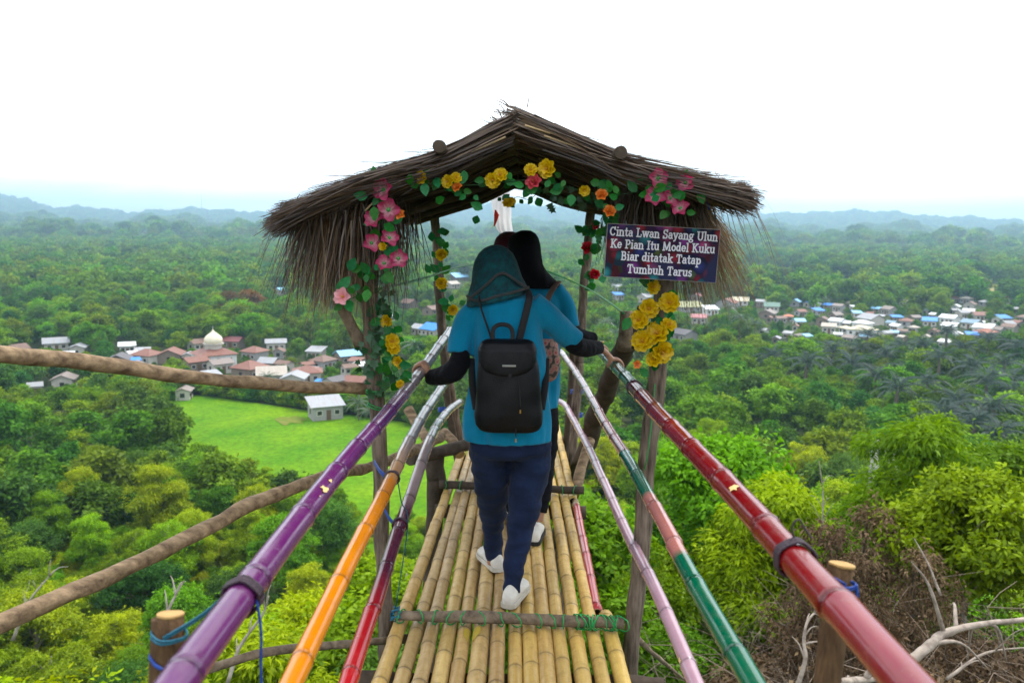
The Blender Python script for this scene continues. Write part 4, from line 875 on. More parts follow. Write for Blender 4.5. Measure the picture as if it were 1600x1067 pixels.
bm = bmesh.new(); a = c + Vector((0.0, 0.01, 0.032)); tube(bm, smooth_path([a, a + Vector((-0.004, 0.0, 0.022)), a + Vector((0.006, 0, 0.034)), a + Vector((0.016, 0, 0.02)), a + Vector((0.03, 0, 0.0))], 5), 0.0018, n=6); bm_obj('rope_loop', bm, m_rope_k, r_rgt)
bm = bmesh.new(); tube(bm, smooth_path([sp + Vector((0.02, -0.012, 0)), sp + Vector((0.022, -0.014, -0.02)), sp + Vector((0.012, -0.02, -0.038))], 5), 0.0032, n=6); bm_obj('rope_tail', bm, m_rope_b, r_rgt)
# thin ties of the lower rails to the posts
for P, y, r, rt, sx in ((yelP, 2.83, 0.0235, r_yel, -1), (redP, 3.02, 0.0255, r_red, -1)):
    c, d = pt(P, y); coil('rope_lashing', c, d, r + 0.003, 3, 0.005, 0.003, m_rope_k, rt)
    bm = bmesh.new()
    for k in range(4): tube(bm, [c + Vector((-r, 0, 0.004 * k)), c + Vector((-0.06, 0.1, 0.004 * k - 0.01)), c + Vector((-0.10, 0.22, 0.004 * k - 0.012))], 0.003, n=5)
    bm_obj('rope_bridge', bm, m_rope_b, rt)
c, d = pt(rgtP, 3.2); coil('rope_lashing', c, d, 0.029, 2, 0.006, 0.003, m_rope_k, r_rgt)
a, _ = pt(yelP, 2.83); b, _ = pt(redP, 3.02); bm = bmesh.new(); tube(bm, smooth_path([a + Vector((0.022, 0, -0.02)), a.lerp(b, 0.5) + Vector((0.02, 0, 0)), b + Vector((0.03, 0, 0)), c1a + Vector((0, 0, 0.03))], 5), 0.0022, n=5)
tag(bm_obj('hanging_cord', bm, m_rope_t), 'thin teal cord hanging from the yellow rail to the deck', 'cord')
# ================================================================== THATCHED SHELTER
shel = empty('thatched_shelter', (0, 3.3, 0)); tag(shel, 'open wooden shelter with a shaggy brown thatched gable roof over the walkway', 'shelter')
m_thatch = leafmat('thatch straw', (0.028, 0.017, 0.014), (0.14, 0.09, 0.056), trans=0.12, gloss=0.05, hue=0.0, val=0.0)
m_thatch_lit = leafmat('thatch straw lit', (0.10, 0.052, 0.026), (0.30, 0.19, 0.09), trans=0.2, gloss=0.05, hue=0.0, val=0.0)  # paler copy of the straw, with the light on it put into the colour
m_thatch_b = pmat('thatch mat', (0.10, 0.067, 0.045), (0.045, 0.03, 0.022), scale=20, rough=0.95, bump=1.0, stretch=(0.3, 4, 1), spec=0.1)
YF, YR = 3.05, 6.95
PF = [at(452, 333, YF), at(505, 309, YF), at(570, 283, YF), at(690, 245, YF), at(750, 213, YF), at(810, 182, YF), at(880, 212, YF), at(970, 252, YF), at(1080, 283, YF), at(1148, 302, YF)]
PF = [(p.x, p.z) for p in PF]; RIDGE = 5
bm = bmesh.new(); ys = [YF + 0.04, 3.6, 4.5, 5.5, 6.3, YR]; TH = 0.06
def rows_(dz):
    rr = []
    for y in ys: rr.append([bm.verts.new((x, y, z + dz * (1 - 0.6 * min(1, abs(x - PF[RIDGE][0]) / 0.9)) + 0.008 * mnoise.noise(Vector((x * 5, y * 3, dz * 40))))) for x, z in PF[:]])
    return rr
T_, B_ = rows_(0.0), rows_(-TH); n = len(PF)
for i in range(len(ys) - 1):
    for j in range(n - 1):
        bm.faces.new((T_[i][j], T_[i][j + 1], T_[i + 1][j + 1], T_[i + 1][j])); bm.faces.new((B_[i][j], B_[i + 1][j], B_[i + 1][j + 1], B_[i][j + 1]))
for i in (0, len(ys) - 1):
    for j in range(n - 1): bm.faces.new((T_[i][j], B_[i][j], B_[i][j + 1], T_[i][j + 1]))
for j in (0, n - 1):
    for i in range(len(ys) - 1): bm.faces.new((T_[i][j], T_[i + 1][j], B_[i + 1][j], B_[i][j]))
bmesh.ops.recalc_face_normals(bm, faces=bm.faces); roof_o = bm_obj('roof', bm, m_thatch_b, shel)
def strands(P, W, var):
    """P: (n, k, 3) centre lines; W: widths; flat tapering blades"""
    n, k, _ = P.shape; rng = np.random.default_rng(5); d = P[:, -1] - P[:, 0]; s = np.cross(d, rng.normal(size=(n, 3))); s /= np.linalg.norm(s, axis=1)[:, None] + 1e-9
    tp = np.linspace(1, 0.25, k)[None, :, None]; off = s[:, None, :] * W[:, None, None] * tp * 0.5
    V = np.stack([P - off, P + off], 2).reshape(-1, 3); b = (np.arange(n) * k * 2)[:, None] + (np.arange(k - 1) * 2)[None, :]
    F = np.stack([b, b + 1, b + 3, b + 2], -1).reshape(-1, 4); return V, F, np.repeat(var, k * 2)
rng = np.random.default_rng(3)
def roof_strands(side, N):
    prof = np.array(PF[:RIDGE + 1][::-1] if side < 0 else PF[RIDGE:]); seg = np.hypot(*np.diff(prof, axis=0).T); S = np.concatenate([[0], np.cumsum(seg)]); L = S[-1]
    fr = rng.random(N) < 0.62; y0 = np.where(fr, YF - 0.02 + 0.22 * rng.random(N) ** 1.5, YF + (YR - YF) * rng.random(N)); s0 = L * rng.random(N) ** 0.8 - (0.015 if side < 0 else 0.05); ln = 0.3 + 0.45 * rng.random(N)
    under = rng.random(N) < 0.45; h = np.where(under, -TH - 0.03 * rng.random(N) ** 2, 0.002 + 0.028 * rng.random(N) ** 3); h = np.where(fr & (rng.random(N) < 0.6), -TH * 1.3 * rng.random(N) + 0.01, h)
    k = 6; t = np.linspace(0, 1, k)[None, :]; ln = np.minimum(ln, L + (0.01 + 0.075 * rng.random(N) ** 1.5) - s0); s = s0[:, None] + ln[:, None] * t
    ex = np.interp(np.clip(s, 0, L), S, prof[:, 0]); ez = np.interp(np.clip(s, 0, L), S, prof[:, 1]); over = np.maximum(0, s - L); neg = np.minimum(0, s)
    dl = (prof[-1] - prof[-2]) / seg[-1]; dr = (prof[1] - prof[0]) / seg[0]
    ex = ex + over * dl[0] + neg * dr[0]; ez = ez + over * dl[1] + neg * dr[1] - over ** 2 * (0.5 + 1.6 * rng.random(N))[:, None]
    tp_ = (1 - 0.65 * np.clip(s / L, 0, 1)); lift = (h[:, None] * tp_ + rng.normal(size=(N, 1)) * 0.02 * t ** 2 * np.where(under, -1, 1)[:, None])
    yv = y0[:, None] + (rng.normal(size=N) * 0.05 - np.where(fr, 0.035, 0))[:, None] * t + 0.012 * rng.normal(size=N)[:, None] * np.sin(3 * t)
    return np.stack([ex, yv, ez + lift], -1)
P1 = roof_strands(-1, 8500); P2 = roof_strands(1, 7500); Pq = np.concatenate([P1, P2]); V, F, A_ = strands(Pq, 0.0035 + 0.005 * rng.random(len(Pq)), rng.random(len(Pq)) ** 1.4)
o = mesh_obj('thatch', np_mesh('thatch', V, F, A_), m_thatch, shel); o['kind'] = 'stuff'
def hang(N, p0, p1, dirs, ln, y0, y1, droop, mat, wd=(0.003, 0.004)):
    """bundle hanging from the line p0-p1 (pixels) and fanning out"""
    a, b = at(p0[0], p0[1], y0), at(p1[0], p1[1], y0); u = rng.random(N); base = np.array(a)[None] * (1 - u)[:, None] + np.array(b)[None] * u[:, None]; base[:, 1] += (y1 - y0) * rng.random(N); base[:, 2] += 0.03 * rng.normal(size=N)
    d0 = np.array(dirs[0]); d1 = np.array(dirs[1]); d = d0[None] * (1 - u)[:, None] + d1[None] * u[:, None] + rng.normal(size=(N, 3)) * 0.13; d /= np.linalg.norm(d, axis=1)[:, None]; l = ln[0] + (ln[1] - ln[0]) * rng.random(N)
    t = np.linspace(0, 1, 6)[None, :, None]; P = base[:, None] + d[:, None] * l[:, None, None] * t - np.array([0, 0, 1])[None, None] * droop * (l[:, None, None] * t) ** 2 + rng.normal(size=(N, 1, 3)) * 0.02 * t * (1 - t) * 2
    V, F, A_ = strands(P, wd[0] + wd[1] * rng.random(N), rng.random(N)); o = mesh_obj('hanging_straw', np_mesh('hanging_straw', V, F, A_), mat, shel); o['kind'] = 'stuff'
hang(1600, (455, 335), (610, 325), ((-0.25, 0, -1), (0.02, 0, -1)), (0.12, 0.34), 3.05, 3.5, 0.2, m_thatch)
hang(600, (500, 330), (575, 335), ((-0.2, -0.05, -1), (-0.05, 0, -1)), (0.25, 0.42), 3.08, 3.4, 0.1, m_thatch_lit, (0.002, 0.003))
hang(900, (985, 300), (1110, 310), ((-0.15, 0, -1), (0.35, 0, -1)), (0.12, 0.3), 3.2, 3.9, 0.1, m_thatch)
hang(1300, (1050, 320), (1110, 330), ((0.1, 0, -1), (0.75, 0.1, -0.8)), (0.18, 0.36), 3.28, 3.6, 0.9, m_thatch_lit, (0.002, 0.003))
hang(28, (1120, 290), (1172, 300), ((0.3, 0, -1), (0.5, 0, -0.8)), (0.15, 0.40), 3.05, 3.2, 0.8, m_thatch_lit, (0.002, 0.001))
hang(34, (430, 330), (520, 330), ((-0.6, 0, -1), (-0.15, 0, -1)), (0.2, 0.48), 3.05, 3.2, 0.4, m_thatch, (0.002, 0.001))
hang(60, (600, 335), (650, 335), ((0.02, 0, -1), (0.06, 0, -1)), (0.2, 0.42), 3.3, 3.6, 0.1, m_thatch, (0.003, 0.003))
hang(130, (772, 206), (812, 186), ((-1, -0.1, 0.5), (-0.8, -0.1, 0.35)), (0.03, 0.09), 3.05, 3.3, -0.3, m_thatch, (0.003, 0.003))
hang(60, (960, 325), (1000, 335), ((0.0, 0, -1), (0.05, 0, -1)), (0.1, 0.3), 3.2, 3.9, 0.1, m_thatch, (0.003, 0.003))
# long bamboo strips tied along the front edge, cord and the twig at the ridge
m_strip = pmat('split bamboo strip', (0.46, 0.33, 0.17), (0.30, 0.2, 0.1), scale=20, rough=0.6)
for q in ([(850, 212), (905, 232), (965, 252), (1030, 270), (1100, 287)], [(820, 196), (900, 222), (958, 246)], [(690, 250), (740, 236), (790, 214)], [(645, 262), (600, 300), (570, 330)]):
    bm = bmesh.new(); tube(bm, smooth_path([at(a, b, YF - 0.03) for a, b in q], 5), 0.0035, n=5); bm_obj('bamboo_strip', bm, m_strip, shel)
bm = bmesh.new(); tube(bm, smooth_path([at(824, 168, YF), at(827, 150, YF), at(831, 132, YF)], 4), lambda t: 0.002 * (1.2 - t), n=5); bm_obj('twig', bm, m_log_dark, shel)
bm = bmesh.new(); tube(bm, smooth_path([at(1036, 270, YF - 0.03), at(1070, 278, YF - 0.03), at(1098, 283, YF - 0.03), at(1102, 300, YF - 0.02), at(1108, 328, YF)], 5), 0.0028, n=5); bm_obj('blue_cord', bm, m_rope_b, shel)
for (a, b) in ((685, 231), (970, 241)):
    c = at(a, b - 3, YF - 0.13); log('purlin', [c, Vector((c.x, YR + 0.1, c.z))], 0.023, m_log_dark, shel, n=12, wob=0.15, seed=a)
c = at(806, 200, YF); log('ridge_pole', [c, Vector((c.x, YR + 0.1, c.z))], 0.024, m_log_dark, shel, seed=8)
def down(P, extra=0.5):
    P = [Vector(p) for p in P]; d = (P[-1] - P[-2]).normalized(); g = ground(P[-1].x, P[-1].y) - 0.3; k = (g - P[-1].z) / min(-0.3, d.z); return P + [P[-1] + d * min(k, 6)]
m_post = pmat('weathered post', (0.24, 0.18, 0.135), (0.04, 0.028, 0.022), scale=22, rough=0.9, bump=1.0, stretch=(2, 2, 0.3), spec=0.2, detail=8)
log('post', down([at(574, 300, 3.3), at(578, 430, 3.3), at(585, 600, 3.3), at(596, 800, 3.3), at(602, 1000, 3.3)]), 0.032, m_post, shel, seed=11)
log('post', down([at(1042, 290, 3.3), at(1037, 430, 3.3), at(1028, 560, 3.3), at(1014, 700, 3.3), at(999, 860, 3.3), at(986, 1010, 3.3)]), 0.036, m_post, shel, seed=12)
log('post', down([at(678, 322, 6.7), at(684, 400, 6.7), at(692, 520, 6.6), at(704, 610, 6.5), at(718, 690, 6.5)]), 0.036, m_post, shel, seed=13)
log('post', down([at(684, 440, 6.5), at(691, 540, 6.4), at(702, 640, 6.4), at(712, 700, 6.4)]), 0.028, m_log_dark, shel, seed=14)
log('post', down([at(925, 312, 6.5), at(915, 420, 6.5), at(905, 560, 6.4), at(897, 680, 6.3)]), 0.034, m_post, shel, seed=15)
log('post', down([at(897, 520, 6.6), at(890, 620, 6.6), at(884, 700, 6.6)]), 0.026, m_log_dark, shel, seed=16)
log('wall_plate', [at(576, 318, 3.2), at(680, 330, 6.95)], 0.028, m_log_dark, shel, seed=17); log('wall_plate', [at(1044, 305, 3.2), at(926, 318, 6.95)], 0.028, m_log_dark, shel, seed=18)
log('rafter', [at(620, 342, 6.75), at(700, 314, 6.75), at(792, 287, 6.75)], 0.034, m_log_dark, shel, seed=19); log('rafter', [at(786, 287, 6.82), at(860, 298, 6.8), at(950, 322, 6.8)], 0.034, m_log_dark, shel, seed=20)
log('rafter', [at(560, 300, 3.35), at(690, 262, 3.35), at(812, 205, 3.35)], 0.025, m_log_dark, shel, seed=21); log('rafter', [at(808, 205, 3.4), at(930, 256, 3.4), at(1080, 300, 3.4)], 0.025, m_log_dark, shel, seed=22)
for yy in (4.2, 5.2, 6.1):
    log('rafter', [Vector((-0.72, yy, PF[1][1] - 0.09)), Vector((-0.25, yy, PF[3][1] - 0.09)), Vector((0.03, yy, PF[5][1] - 0.10))], 0.02, m_log_dark, shel, seed=int(yy * 5)); log('rafter', [Vector((0.03, yy + 0.06, PF[5][1] - 0.10)), Vector((0.4, yy + 0.06, PF[7][1] - 0.09)), Vector((0.8, yy + 0.06, PF[8][1] - 0.10))], 0.02, m_log_dark, shel, seed=int(yy * 7))
for (a, b, y, r) in ((685, 640, 6.35, 0.04), (893, 612, 6.45, 0.045), (893, 648, 6.4, 0.045)):
    p = at(a + 8, b, y); coil('rope_lashing', p, (0, 0, 1), r, 4, 0.008, 0.005, m_rope_b, shel)
coil('rope_lashing', at(586, 612, 3.3), (0, 0, 1), 0.036, 2, 0.01, 0.0025, m_rope_g, shel); coil('rope_lashing', at(588, 635, 3.3), (0.3, 0, 1), 0.036, 2, 0.01, 0.0025, m_rope_g, shel)
bm = bmesh.new(); tube(bm, smooth_path([at(1023, 600, 3.26), at(1018, 660, 3.25), at(1010, 720, 3.25), at(1002, 745, 3.3)], 5), 0.0025, n=5); bm_obj('green_cord', bm, m_rope_g, shel)
# ================================================================== LOOSE LOGS AND BRANCH RAILS
def thing_log(name, pts, r, mat, label, cat, seed, cut=False, wob=0.22):
    root = empty(name, pts[0]); tag(root, label, cat); log('trunk' if cat == 'log' else 'pole', pts, r, mat, root, seed=seed, cut=cut, wob=wob, n=14); return root
thing_log('branch_rail', [at(-160, 540, 2.2), at(0, 553, 2.42), at(120, 563, 2.6), at(300, 590, 2.85), at(450, 603, 3.1), at(580, 608, 3.36)], [0.027, 0.026, 0.027, 0.024, 0.025, 0.024], m_log_pale, 'straight peeled pole running left from the front post at rail height', 'pole', 31, True)
thing_log('branch_rail', [at(-160, 1040, 2.0), at(0, 972, 2.2), at(150, 906, 2.45), at(300, 835, 2.75), at(400, 785, 3.0), at(500, 748, 3.3), at(590, 726, 3.8), at(655, 700, 4.6), at(690, 682, 5.1)], [0.029, 0.028, 0.027, 0.028, 0.024, 0.025, 0.026, 0.03, 0.03], m_log_pale, 'crooked peeled branch slanting up from the lower left corner', 'branch', 32, True, 0.35)
thing_log('branch_rail', [at(250, 1068, 2.5), at(330, 1042, 2.6), at(420, 1018, 2.75), at(520, 1006, 3.0), at(640, 998, 3.3)], [0.015, 0.016, 0.015, 0.018], m_log, 'thin brown pole under the yellow and red rails', 'pole', 33, False, 0.3)
thing_log('log', [at(640, 716, 4.9), at(680, 706, 5.1), at(730, 694, 5.4)], 0.04, m_log_dark, 'dark log under the far left edge of the walkway', 'log', 34)
thing_log('log', [at(694, 676, 5.5), at(706, 690, 5.4), at(717, 712, 5.3)], 0.034, m_log_pale, 'short pale log end leaning on the walkway edge', 'log', 35, True)
thing_log('log', down([at(676, 706, 5.2), at(680, 750, 5.2), at(678, 800, 5.2)]), [0.055, 0.045, 0.05], m_log_dark, 'dark forked prop standing under the far left walkway edge', 'log', 36)
thing_log('log', [at(690, 757, 5.2), at(684, 735, 5.2), at(677, 716, 5.2)], 0.04, m_log_dark, 'stubby dark fork joining the prop to the cross pole', 'log', 41)
thing_log('log', [at(638, 640, 5.6), at(652, 662, 5.5), at(668, 690, 5.3)], 0.035, m_log_pale, 'slanting pale pole beside the yellow rail end', 'log', 37, True)
thing_log('log', down([at(985, 520, 4.8), at(962, 575, 5.1), at(932, 650, 5.6), at(905, 735, 6.0)]), [0.06, 0.062, 0.065, 0.07, 0.07], m_log_dark, 'thick dark trunk leaning behind the crimson rail on the right', 'log', 38)
thing_log('log', [at(979, 486, 4.66), at(979, 510, 4.66), at(976, 545, 4.7)], [0.034, 0.04, 0.05], m_log, 'upright branch stub tied with green twine beside the yellow flowers', 'log', 39)
thing_log('log', [at(1003, 478, 4.7), at(1000, 505, 4.7), at(985, 540, 4.72)], [0.025, 0.04, 0.06], m_log_dark, 'short dark stub behind the yellow flower column', 'log', 40)
thing_log('log', [at(922, 686, 5.6), at(910, 718, 5.5), at(896, 770, 5.3)], 0.036, m_log_pale, 'pale sawn log end sticking up right of the walkway', 'log', 42, True)
thing_log('log', [at(528, 468, 3.25), at(545, 500, 3.28), at(566, 540, 3.3)], [0.022, 0.025, 0.028], m_log, 'mossy branch stub leaning on the left front post', 'log', 43, True)
bm = bmesh.new(); tube(bm, smooth_path([at(592, 452, 3.36), at(670, 432, 4.8), at(740, 413, 6.4), at(825, 415, 6.6), at(906, 445, 6.4), at(945, 468, 5.4), at(975, 490, 4.6)], 6), 0.0055, n=6)
tag(bm_obj('green_rope', bm, m_rope_g), 'green twine stretched across the shelter behind the heads', 'rope')
# ================================================================== FLOWERS
def petal_me(colname, m):
    V = []; A_ = []
    for i in range(5):
        t = i / 4
        for j in range(5):
            u = (j - 2) / 2; wd = 0.47 * math.sin(math.pi * (0.12 + 0.72 * t)) ** 0.8; V.append((u * wd, t * (1.0 - 0.10 * u * u) + 0.05 * math.sin(j * 2.1) * t, 0.22 * t * t * (1 - t) + 0.10 * t * math.sin(j * 1.9 + 1) + 0.12 * u * u)); A_.append(min(1, t * 1.5))
    F = [(i * 5 + j, i * 5 + j + 1, (i + 1) * 5 + j + 1, (i + 1) * 5 + j) for i in range(4) for j in range(4)]
    me = np_mesh('petal', V, F, A_); me.materials.append(m); me.shade_smooth(); return me
FM = {}
for k, (ca, cb) in {'pink': ((0.5, 0.26, 0.28), (0.40, 0.025, 0.10)), 'palepink': ((0.7, 0.2, 0.2), (0.75, 0.35, 0.38)), 'yellow': ((0.48, 0.20, 0.0), (0.62, 0.42, 0.0)), 'red': ((0.3, 0.0, 0.01), (0.55, 0.01, 0.025)), 'orange': ((0.6, 0.08, 0.02), (0.72, 0.2, 0.02)), 'rose': ((0.45, 0.02, 0.05), (0.6, 0.07, 0.09))}.items():  # petal colours darkened, the shade under the roof is put into them
    FM[k] = petal_me(k, leafmat('petal ' + k, ca, cb, trans=0.35, gloss=0.03, hue=0.0, val=0.08))
m_stam = pmat('flower centre', (0.55, 0.30, 0.02), (0.4, 0.2, 0.02), rough=0.7); m_eye = pmat('green eye', (0.05, 0.25, 0.05), rough=0.7)
m_vleaf = leafmat('silk leaf', (0.004, 0.075, 0.006), (0.018, 0.22, 0.015), trans=0.3, gloss=0.02, hue=0.03, val=0.3)
m_vleaf2 = leafmat('ivy leaf', (0.006, 0.04, 0.012), (0.015, 0.10, 0.02), trans=0.2, gloss=0.05, hue=0.01, val=0.2)
def vleaf_me(m, lob=False):
    P_ = [(0, 0), (0.28, 0.25), (0.36, 0.5), (0.22, 0.8), (0, 1.05), (-0.22, 0.8), (-0.36, 0.5), (-0.28, 0.25)] if not lob else [(0, 0), (0.45, 0.05), (0.3, 0.4), (0.5, 0.6), (0.15, 0.7), (0, 1.1), (-0.15, 0.7), (-0.5, 0.6), (-0.3, 0.4), (-0.45, 0.05)]
    V = [(0, 0.5, -0.06)] + [(x, y, 0.12 * abs(x) - 0.12 * y * y) for x, y in P_]; n = len(P_); F = [(0, 1 + i, 1 + (i + 1) % n) for i in range(n)]; me = np_mesh('leaf', V, F, [0.5] + [0.3 + 0.5 * (i % 2) for i in range(n)]); me.materials.append(m); return me
LM = vleaf_me(m_vleaf); LMI = vleaf_me(m_vleaf2, True)
def lathe_me(name, prof, m):
    bm = bmesh.new(); lathe(bm, prof, 8); me = bpy.data.meshes.new(name); bm.to_mesh(me); bm.free(); me.materials.append(m); me.shade_smooth(); return me
CEN = lathe_me('flower', [(0.10, 0.0), (0.13, 0.1), (0.06, 0.35), (0.02, 0.5)], m_stam); CENG = lathe_me('flower', [(0.16, 0.0), (0.2, 0.08), (0.1, 0.16), (0.02, 0.2)], m_eye)
def flower(g, px, py, y, r, kind, seed, rose=False):
    rng = random.Random(seed); p = at(px, py, y); o = bpy.data.objects.new('flower', CENG if kind == 'pink' else CEN); link(o, g)
    nrm = Vector((rng.uniform(-0.6, 0.6), -1, rng.uniform(-0.2, 0.7))).normalized(); q = nrm.to_track_quat('Z', 'Y')
    o.matrix_basis = parent_world(g).inverted() @ (Matrix.Translation(p) @ q.to_matrix().to_4x4() @ Matrix.Rotation(rng.random() * 6, 4, 'Z') @ Matrix.Scale(r, 4))
    sets = [(8, 8, 1.0), (6, 30, 0.72)] if kind == 'yellow' else [(5, 14, 1.0)] if not rose else [(6, 15, 1.0), (5, 48, 0.8), (4, 70, 0.55)]
    for n, tilt, s in sets:
        for i in range(n):
            c = bpy.data.objects.new('petal', FM[kind]); link(c, o); c.rotation_euler = Matrix.Rotation(2 * math.pi * i / n + tilt, 4, 'Z').to_euler()
            c.matrix_basis = Matrix.Rotation(2 * math.pi * i / n + tilt + rng.uniform(-.15, .15), 4, 'Z') @ Matrix.Rotation(R(tilt + rng.uniform(-8, 8)), 4, 'X') @ Matrix.Scale(s, 4)
    return o
def leaf_(g, p, r, seed, me=None):
    rng = random.Random(seed); o = bpy.data.objects.new('leaf', me or LM); link(o, g); o.matrix_basis = parent_world(g).inverted() @ (Matrix.Translation(p) @ Matrix.Rotation(rng.uniform(0, 6.28), 4, 'Y') @ Matrix.Rotation(R(90) + rng.uniform(-0.7, 0.7), 4, 'X') @ Matrix.Scale(r, 4))
m_vine = pmat('vine stem', (0.01, 0.06, 0.012), rough=0.7)
def garland(name, label, vine, y, fl, nleaf, lr, seed, me=None, spread_=0.03, leafat=()):
    V_ = smooth_path([at(q[0], q[1], q[2] if len(q) > 2 else y) for q in vine], 6); g = empty(name, V_[0]); tag(g, label, 'garland'); rng = random.Random(seed)
    bm = bmesh.new(); tube(bm, V_, 0.0014, n=5); bm_obj('vine', bm, m_vine, g)
    for i, f in enumerate(fl): flower(g, f[0], f[1], f[4] if len(f) > 4 else y - 0.02, f[2] * 0.92 * y / FPX, f[3], seed * 100 + i, rose=f[3] in ('yellow', 'red', 'rose', 'orange') and f[2] > 8 and seed in (2, 4, 5))
    for i in range(nleaf):
        c = V_[rng.randrange(len(V_))] + Vector((rng.gauss(0, spread_), rng.gauss(0, 0.02), rng.gauss(0, spread_))); leaf_(g, c, lr * rng.uniform(0.7, 1.25), seed * 1000 + i, me)
    return g
garland('flower_garland', 'artificial garland of pink hibiscus hanging down the left front post', [(590, 285), (600, 330), (595, 380), (585, 420), (560, 460), (535, 470)], 3.0, [(600, 297, 20, 'pink'), (607, 328, 20, 'pink'), (585, 342, 18, 'pink'), (580, 380, 17, 'pink'), (608, 372, 17, 'pink'), (622, 404, 17, 'pink'), (600, 412, 16, 'pink'), (536, 464, 17, 'palepink'), (626, 336, 10, 'orange'), (598, 385, 8, 'yellow')], 42, 0.045, 1)
garland('flower_garland', 'artificial garland of yellow and red roses along the front roof edge', [(640, 285), (700, 290), (760, 288), (830, 282), (900, 296), (950, 305), (1000, 300)], 3.02, [(658, 277, 12, 'yellow'), (700, 284, 12, 'yellow'), (713, 278, 10, 'yellow'), (715, 293, 10, 'orange'), (770, 282, 14, 'yellow'), (782, 274, 13, 'yellow'), (855, 264, 17, 'yellow'), (829, 266, 12, 'yellow'), (834, 285, 15, 'rose'), (913, 298, 10, 'yellow'), (940, 305, 11, 'orange'), (952, 331, 12, 'orange')], 62, 0.04, 2)
garland('flower_garland', 'artificial pink hibiscus cluster under the right roof edge above the sign', [(1010, 285), (1030, 300), (1050, 315), (1066, 300), (1075, 280)], 2.98, [(1028, 279, 18, 'pink'), (1024, 308, 19, 'pink'), (1046, 310, 17, 'pink'), (1063, 326, 17, 'pink'), (1071, 286, 16, 'pink')], 26, 0.042, 3)
garland('flower_garland', 'artificial yellow flower garland wound round the post below the sign', [(1022, 440), (1034, 470), (1018, 500), (1026, 530), (1030, 565)], 3.2, [(1020, 448, 14, 'yellow'), (1046, 473, 19, 'yellow'), (1014, 482, 18, 'yellow'), (999, 500, 18, 'yellow'), (1027, 521, 22, 'yellow'), (1004, 533, 20, 'yellow'), (1034, 550, 21, 'yellow'), (1045, 507, 14, 'yellow'), (1022, 562, 15, 'yellow'), (995, 569, 8, 'orange')], 30, 0.05, 6)
garland('flower_garland', 'artificial yellow rose garland on the far left post', [(690, 365), (690, 400), (688, 440), (700, 480), (706, 500)], 6.4, [(690, 398, 11, 'yellow'), (690, 443, 11, 'yellow'), (707, 484, 10, 'yellow')], 26, 0.075, 4, spread_=0.04)
garland('flower_garland', 'artificial red rose garland on the far right post', [(922, 345), (918, 390), (925, 430), (915, 450)], 6.3, [(930, 354, 8, 'red'), (917, 388, 12, 'red'), (929, 428, 10, 'red')], 24, 0.075, 5, spread_=0.04)
garland('flower_garland', 'artificial yellow flower vine on the left front post below the roof', [(598, 480), (604, 520), (612, 560), (618, 600)], 3.24, [(604, 502, 12, 'yellow'), (612, 533, 14, 'yellow'), (615, 545, 12, 'yellow'), (622, 566, 12, 'yellow'), (625, 600, 8, 'yellow')], 40, 0.045, 7, spread_=0.028)
garland('ivy_vine', 'dark green ivy climbing the left front post', [(578, 440), (588, 500), (580, 540), (590, 580), (600, 610)], 3.24, [], 60, 0.036, 8, LMI, spread_=0.03)
garland('ivy_vine', 'ivy sprigs hanging below the front beam on the right', [(855, 305), (880, 312), (900, 314), (918, 318)], 3.3, [], 18, 0.032, 9, LMI, spread_=0.025)
garland('flower_garland', 'loose sprig with one yellow bloom dangling in front of the flag', [(786, 296), (790, 316), (808, 308), (826, 312), (838, 304)], 3.3, [(792, 318, 9, 'yellow'), (799, 315, 8, 'yellow')], 10, 0.03, 10, spread_=0.012)
garland('leaf_vine', 'thin willow vine hanging beside the left edge of the sign', [(953, 335), (950, 365), (946, 395), (944, 420)], 3.25, [], 22, 0.035, 11, spread_=0.015)
# ---- flag beyond the shelter
fl = empty('flag', at(783, 285, 7.3)); tag(fl, 'limp white and red flag hanging behind the maroon headscarf', 'flag')
def cloth(rows, y, amp, seed, ncol=14):
    bm = bmesh.new(); G = []
    for (py, x0, x1) in rows:
        G.append([bm.verts.new(at(x0 + (x1 - x0) * j / ncol, py, y + amp * math.sin(j * 1.3 + py * 0.05 + seed) + 0.02 * math.sin(py * 0.11))) for j in range(ncol + 1)])
    for a, b in zip(G, G[1:]):
        for j in range(ncol): bm.faces.new((a[j], b[j], b[j + 1], a[j + 1]))
    return bm
m_fw = leafmat('flag white', (0.8, 0.78, 0.79), (0.8, 0.78, 0.79), trans=0.5, gloss=0.0, hue=0.0, val=0.0); m_fr = pmat('flag red', (0.62, 0.025, 0.015), (0.5, 0.02, 0.015), scale=4, rough=0.85)
bm = cloth([(288, 768, 795), (300, 766, 797), (315, 767, 798), (330, 770, 799), (345, 773, 799), (358, 776, 801), (368, 784, 803)], 7.3, 0.012, 0); bm_obj('white_cloth', bm, m_fw, fl)
bm = cloth([(288, 782, 790), (296, 784, 791), (300, 787, 791)], 7.26, 0.01, 1, 6); bm_obj('red_fold', bm, m_fr, fl)
bm = cloth([(328, 773, 775), (336, 772, 780), (345, 772, 777), (354, 771, 773)], 7.24, 0.006, 2, 6); bm_obj('red_fold', bm, m_fr, fl)
bm = bmesh.new(); tube(bm, [at(781, 270, 7.34), at(782, 290, 7.34), at(783, 420, 7.36), at(784, 700, 7.36)], 0.012, n=8); bm_obj('flag_pole', bm, m_log, fl)
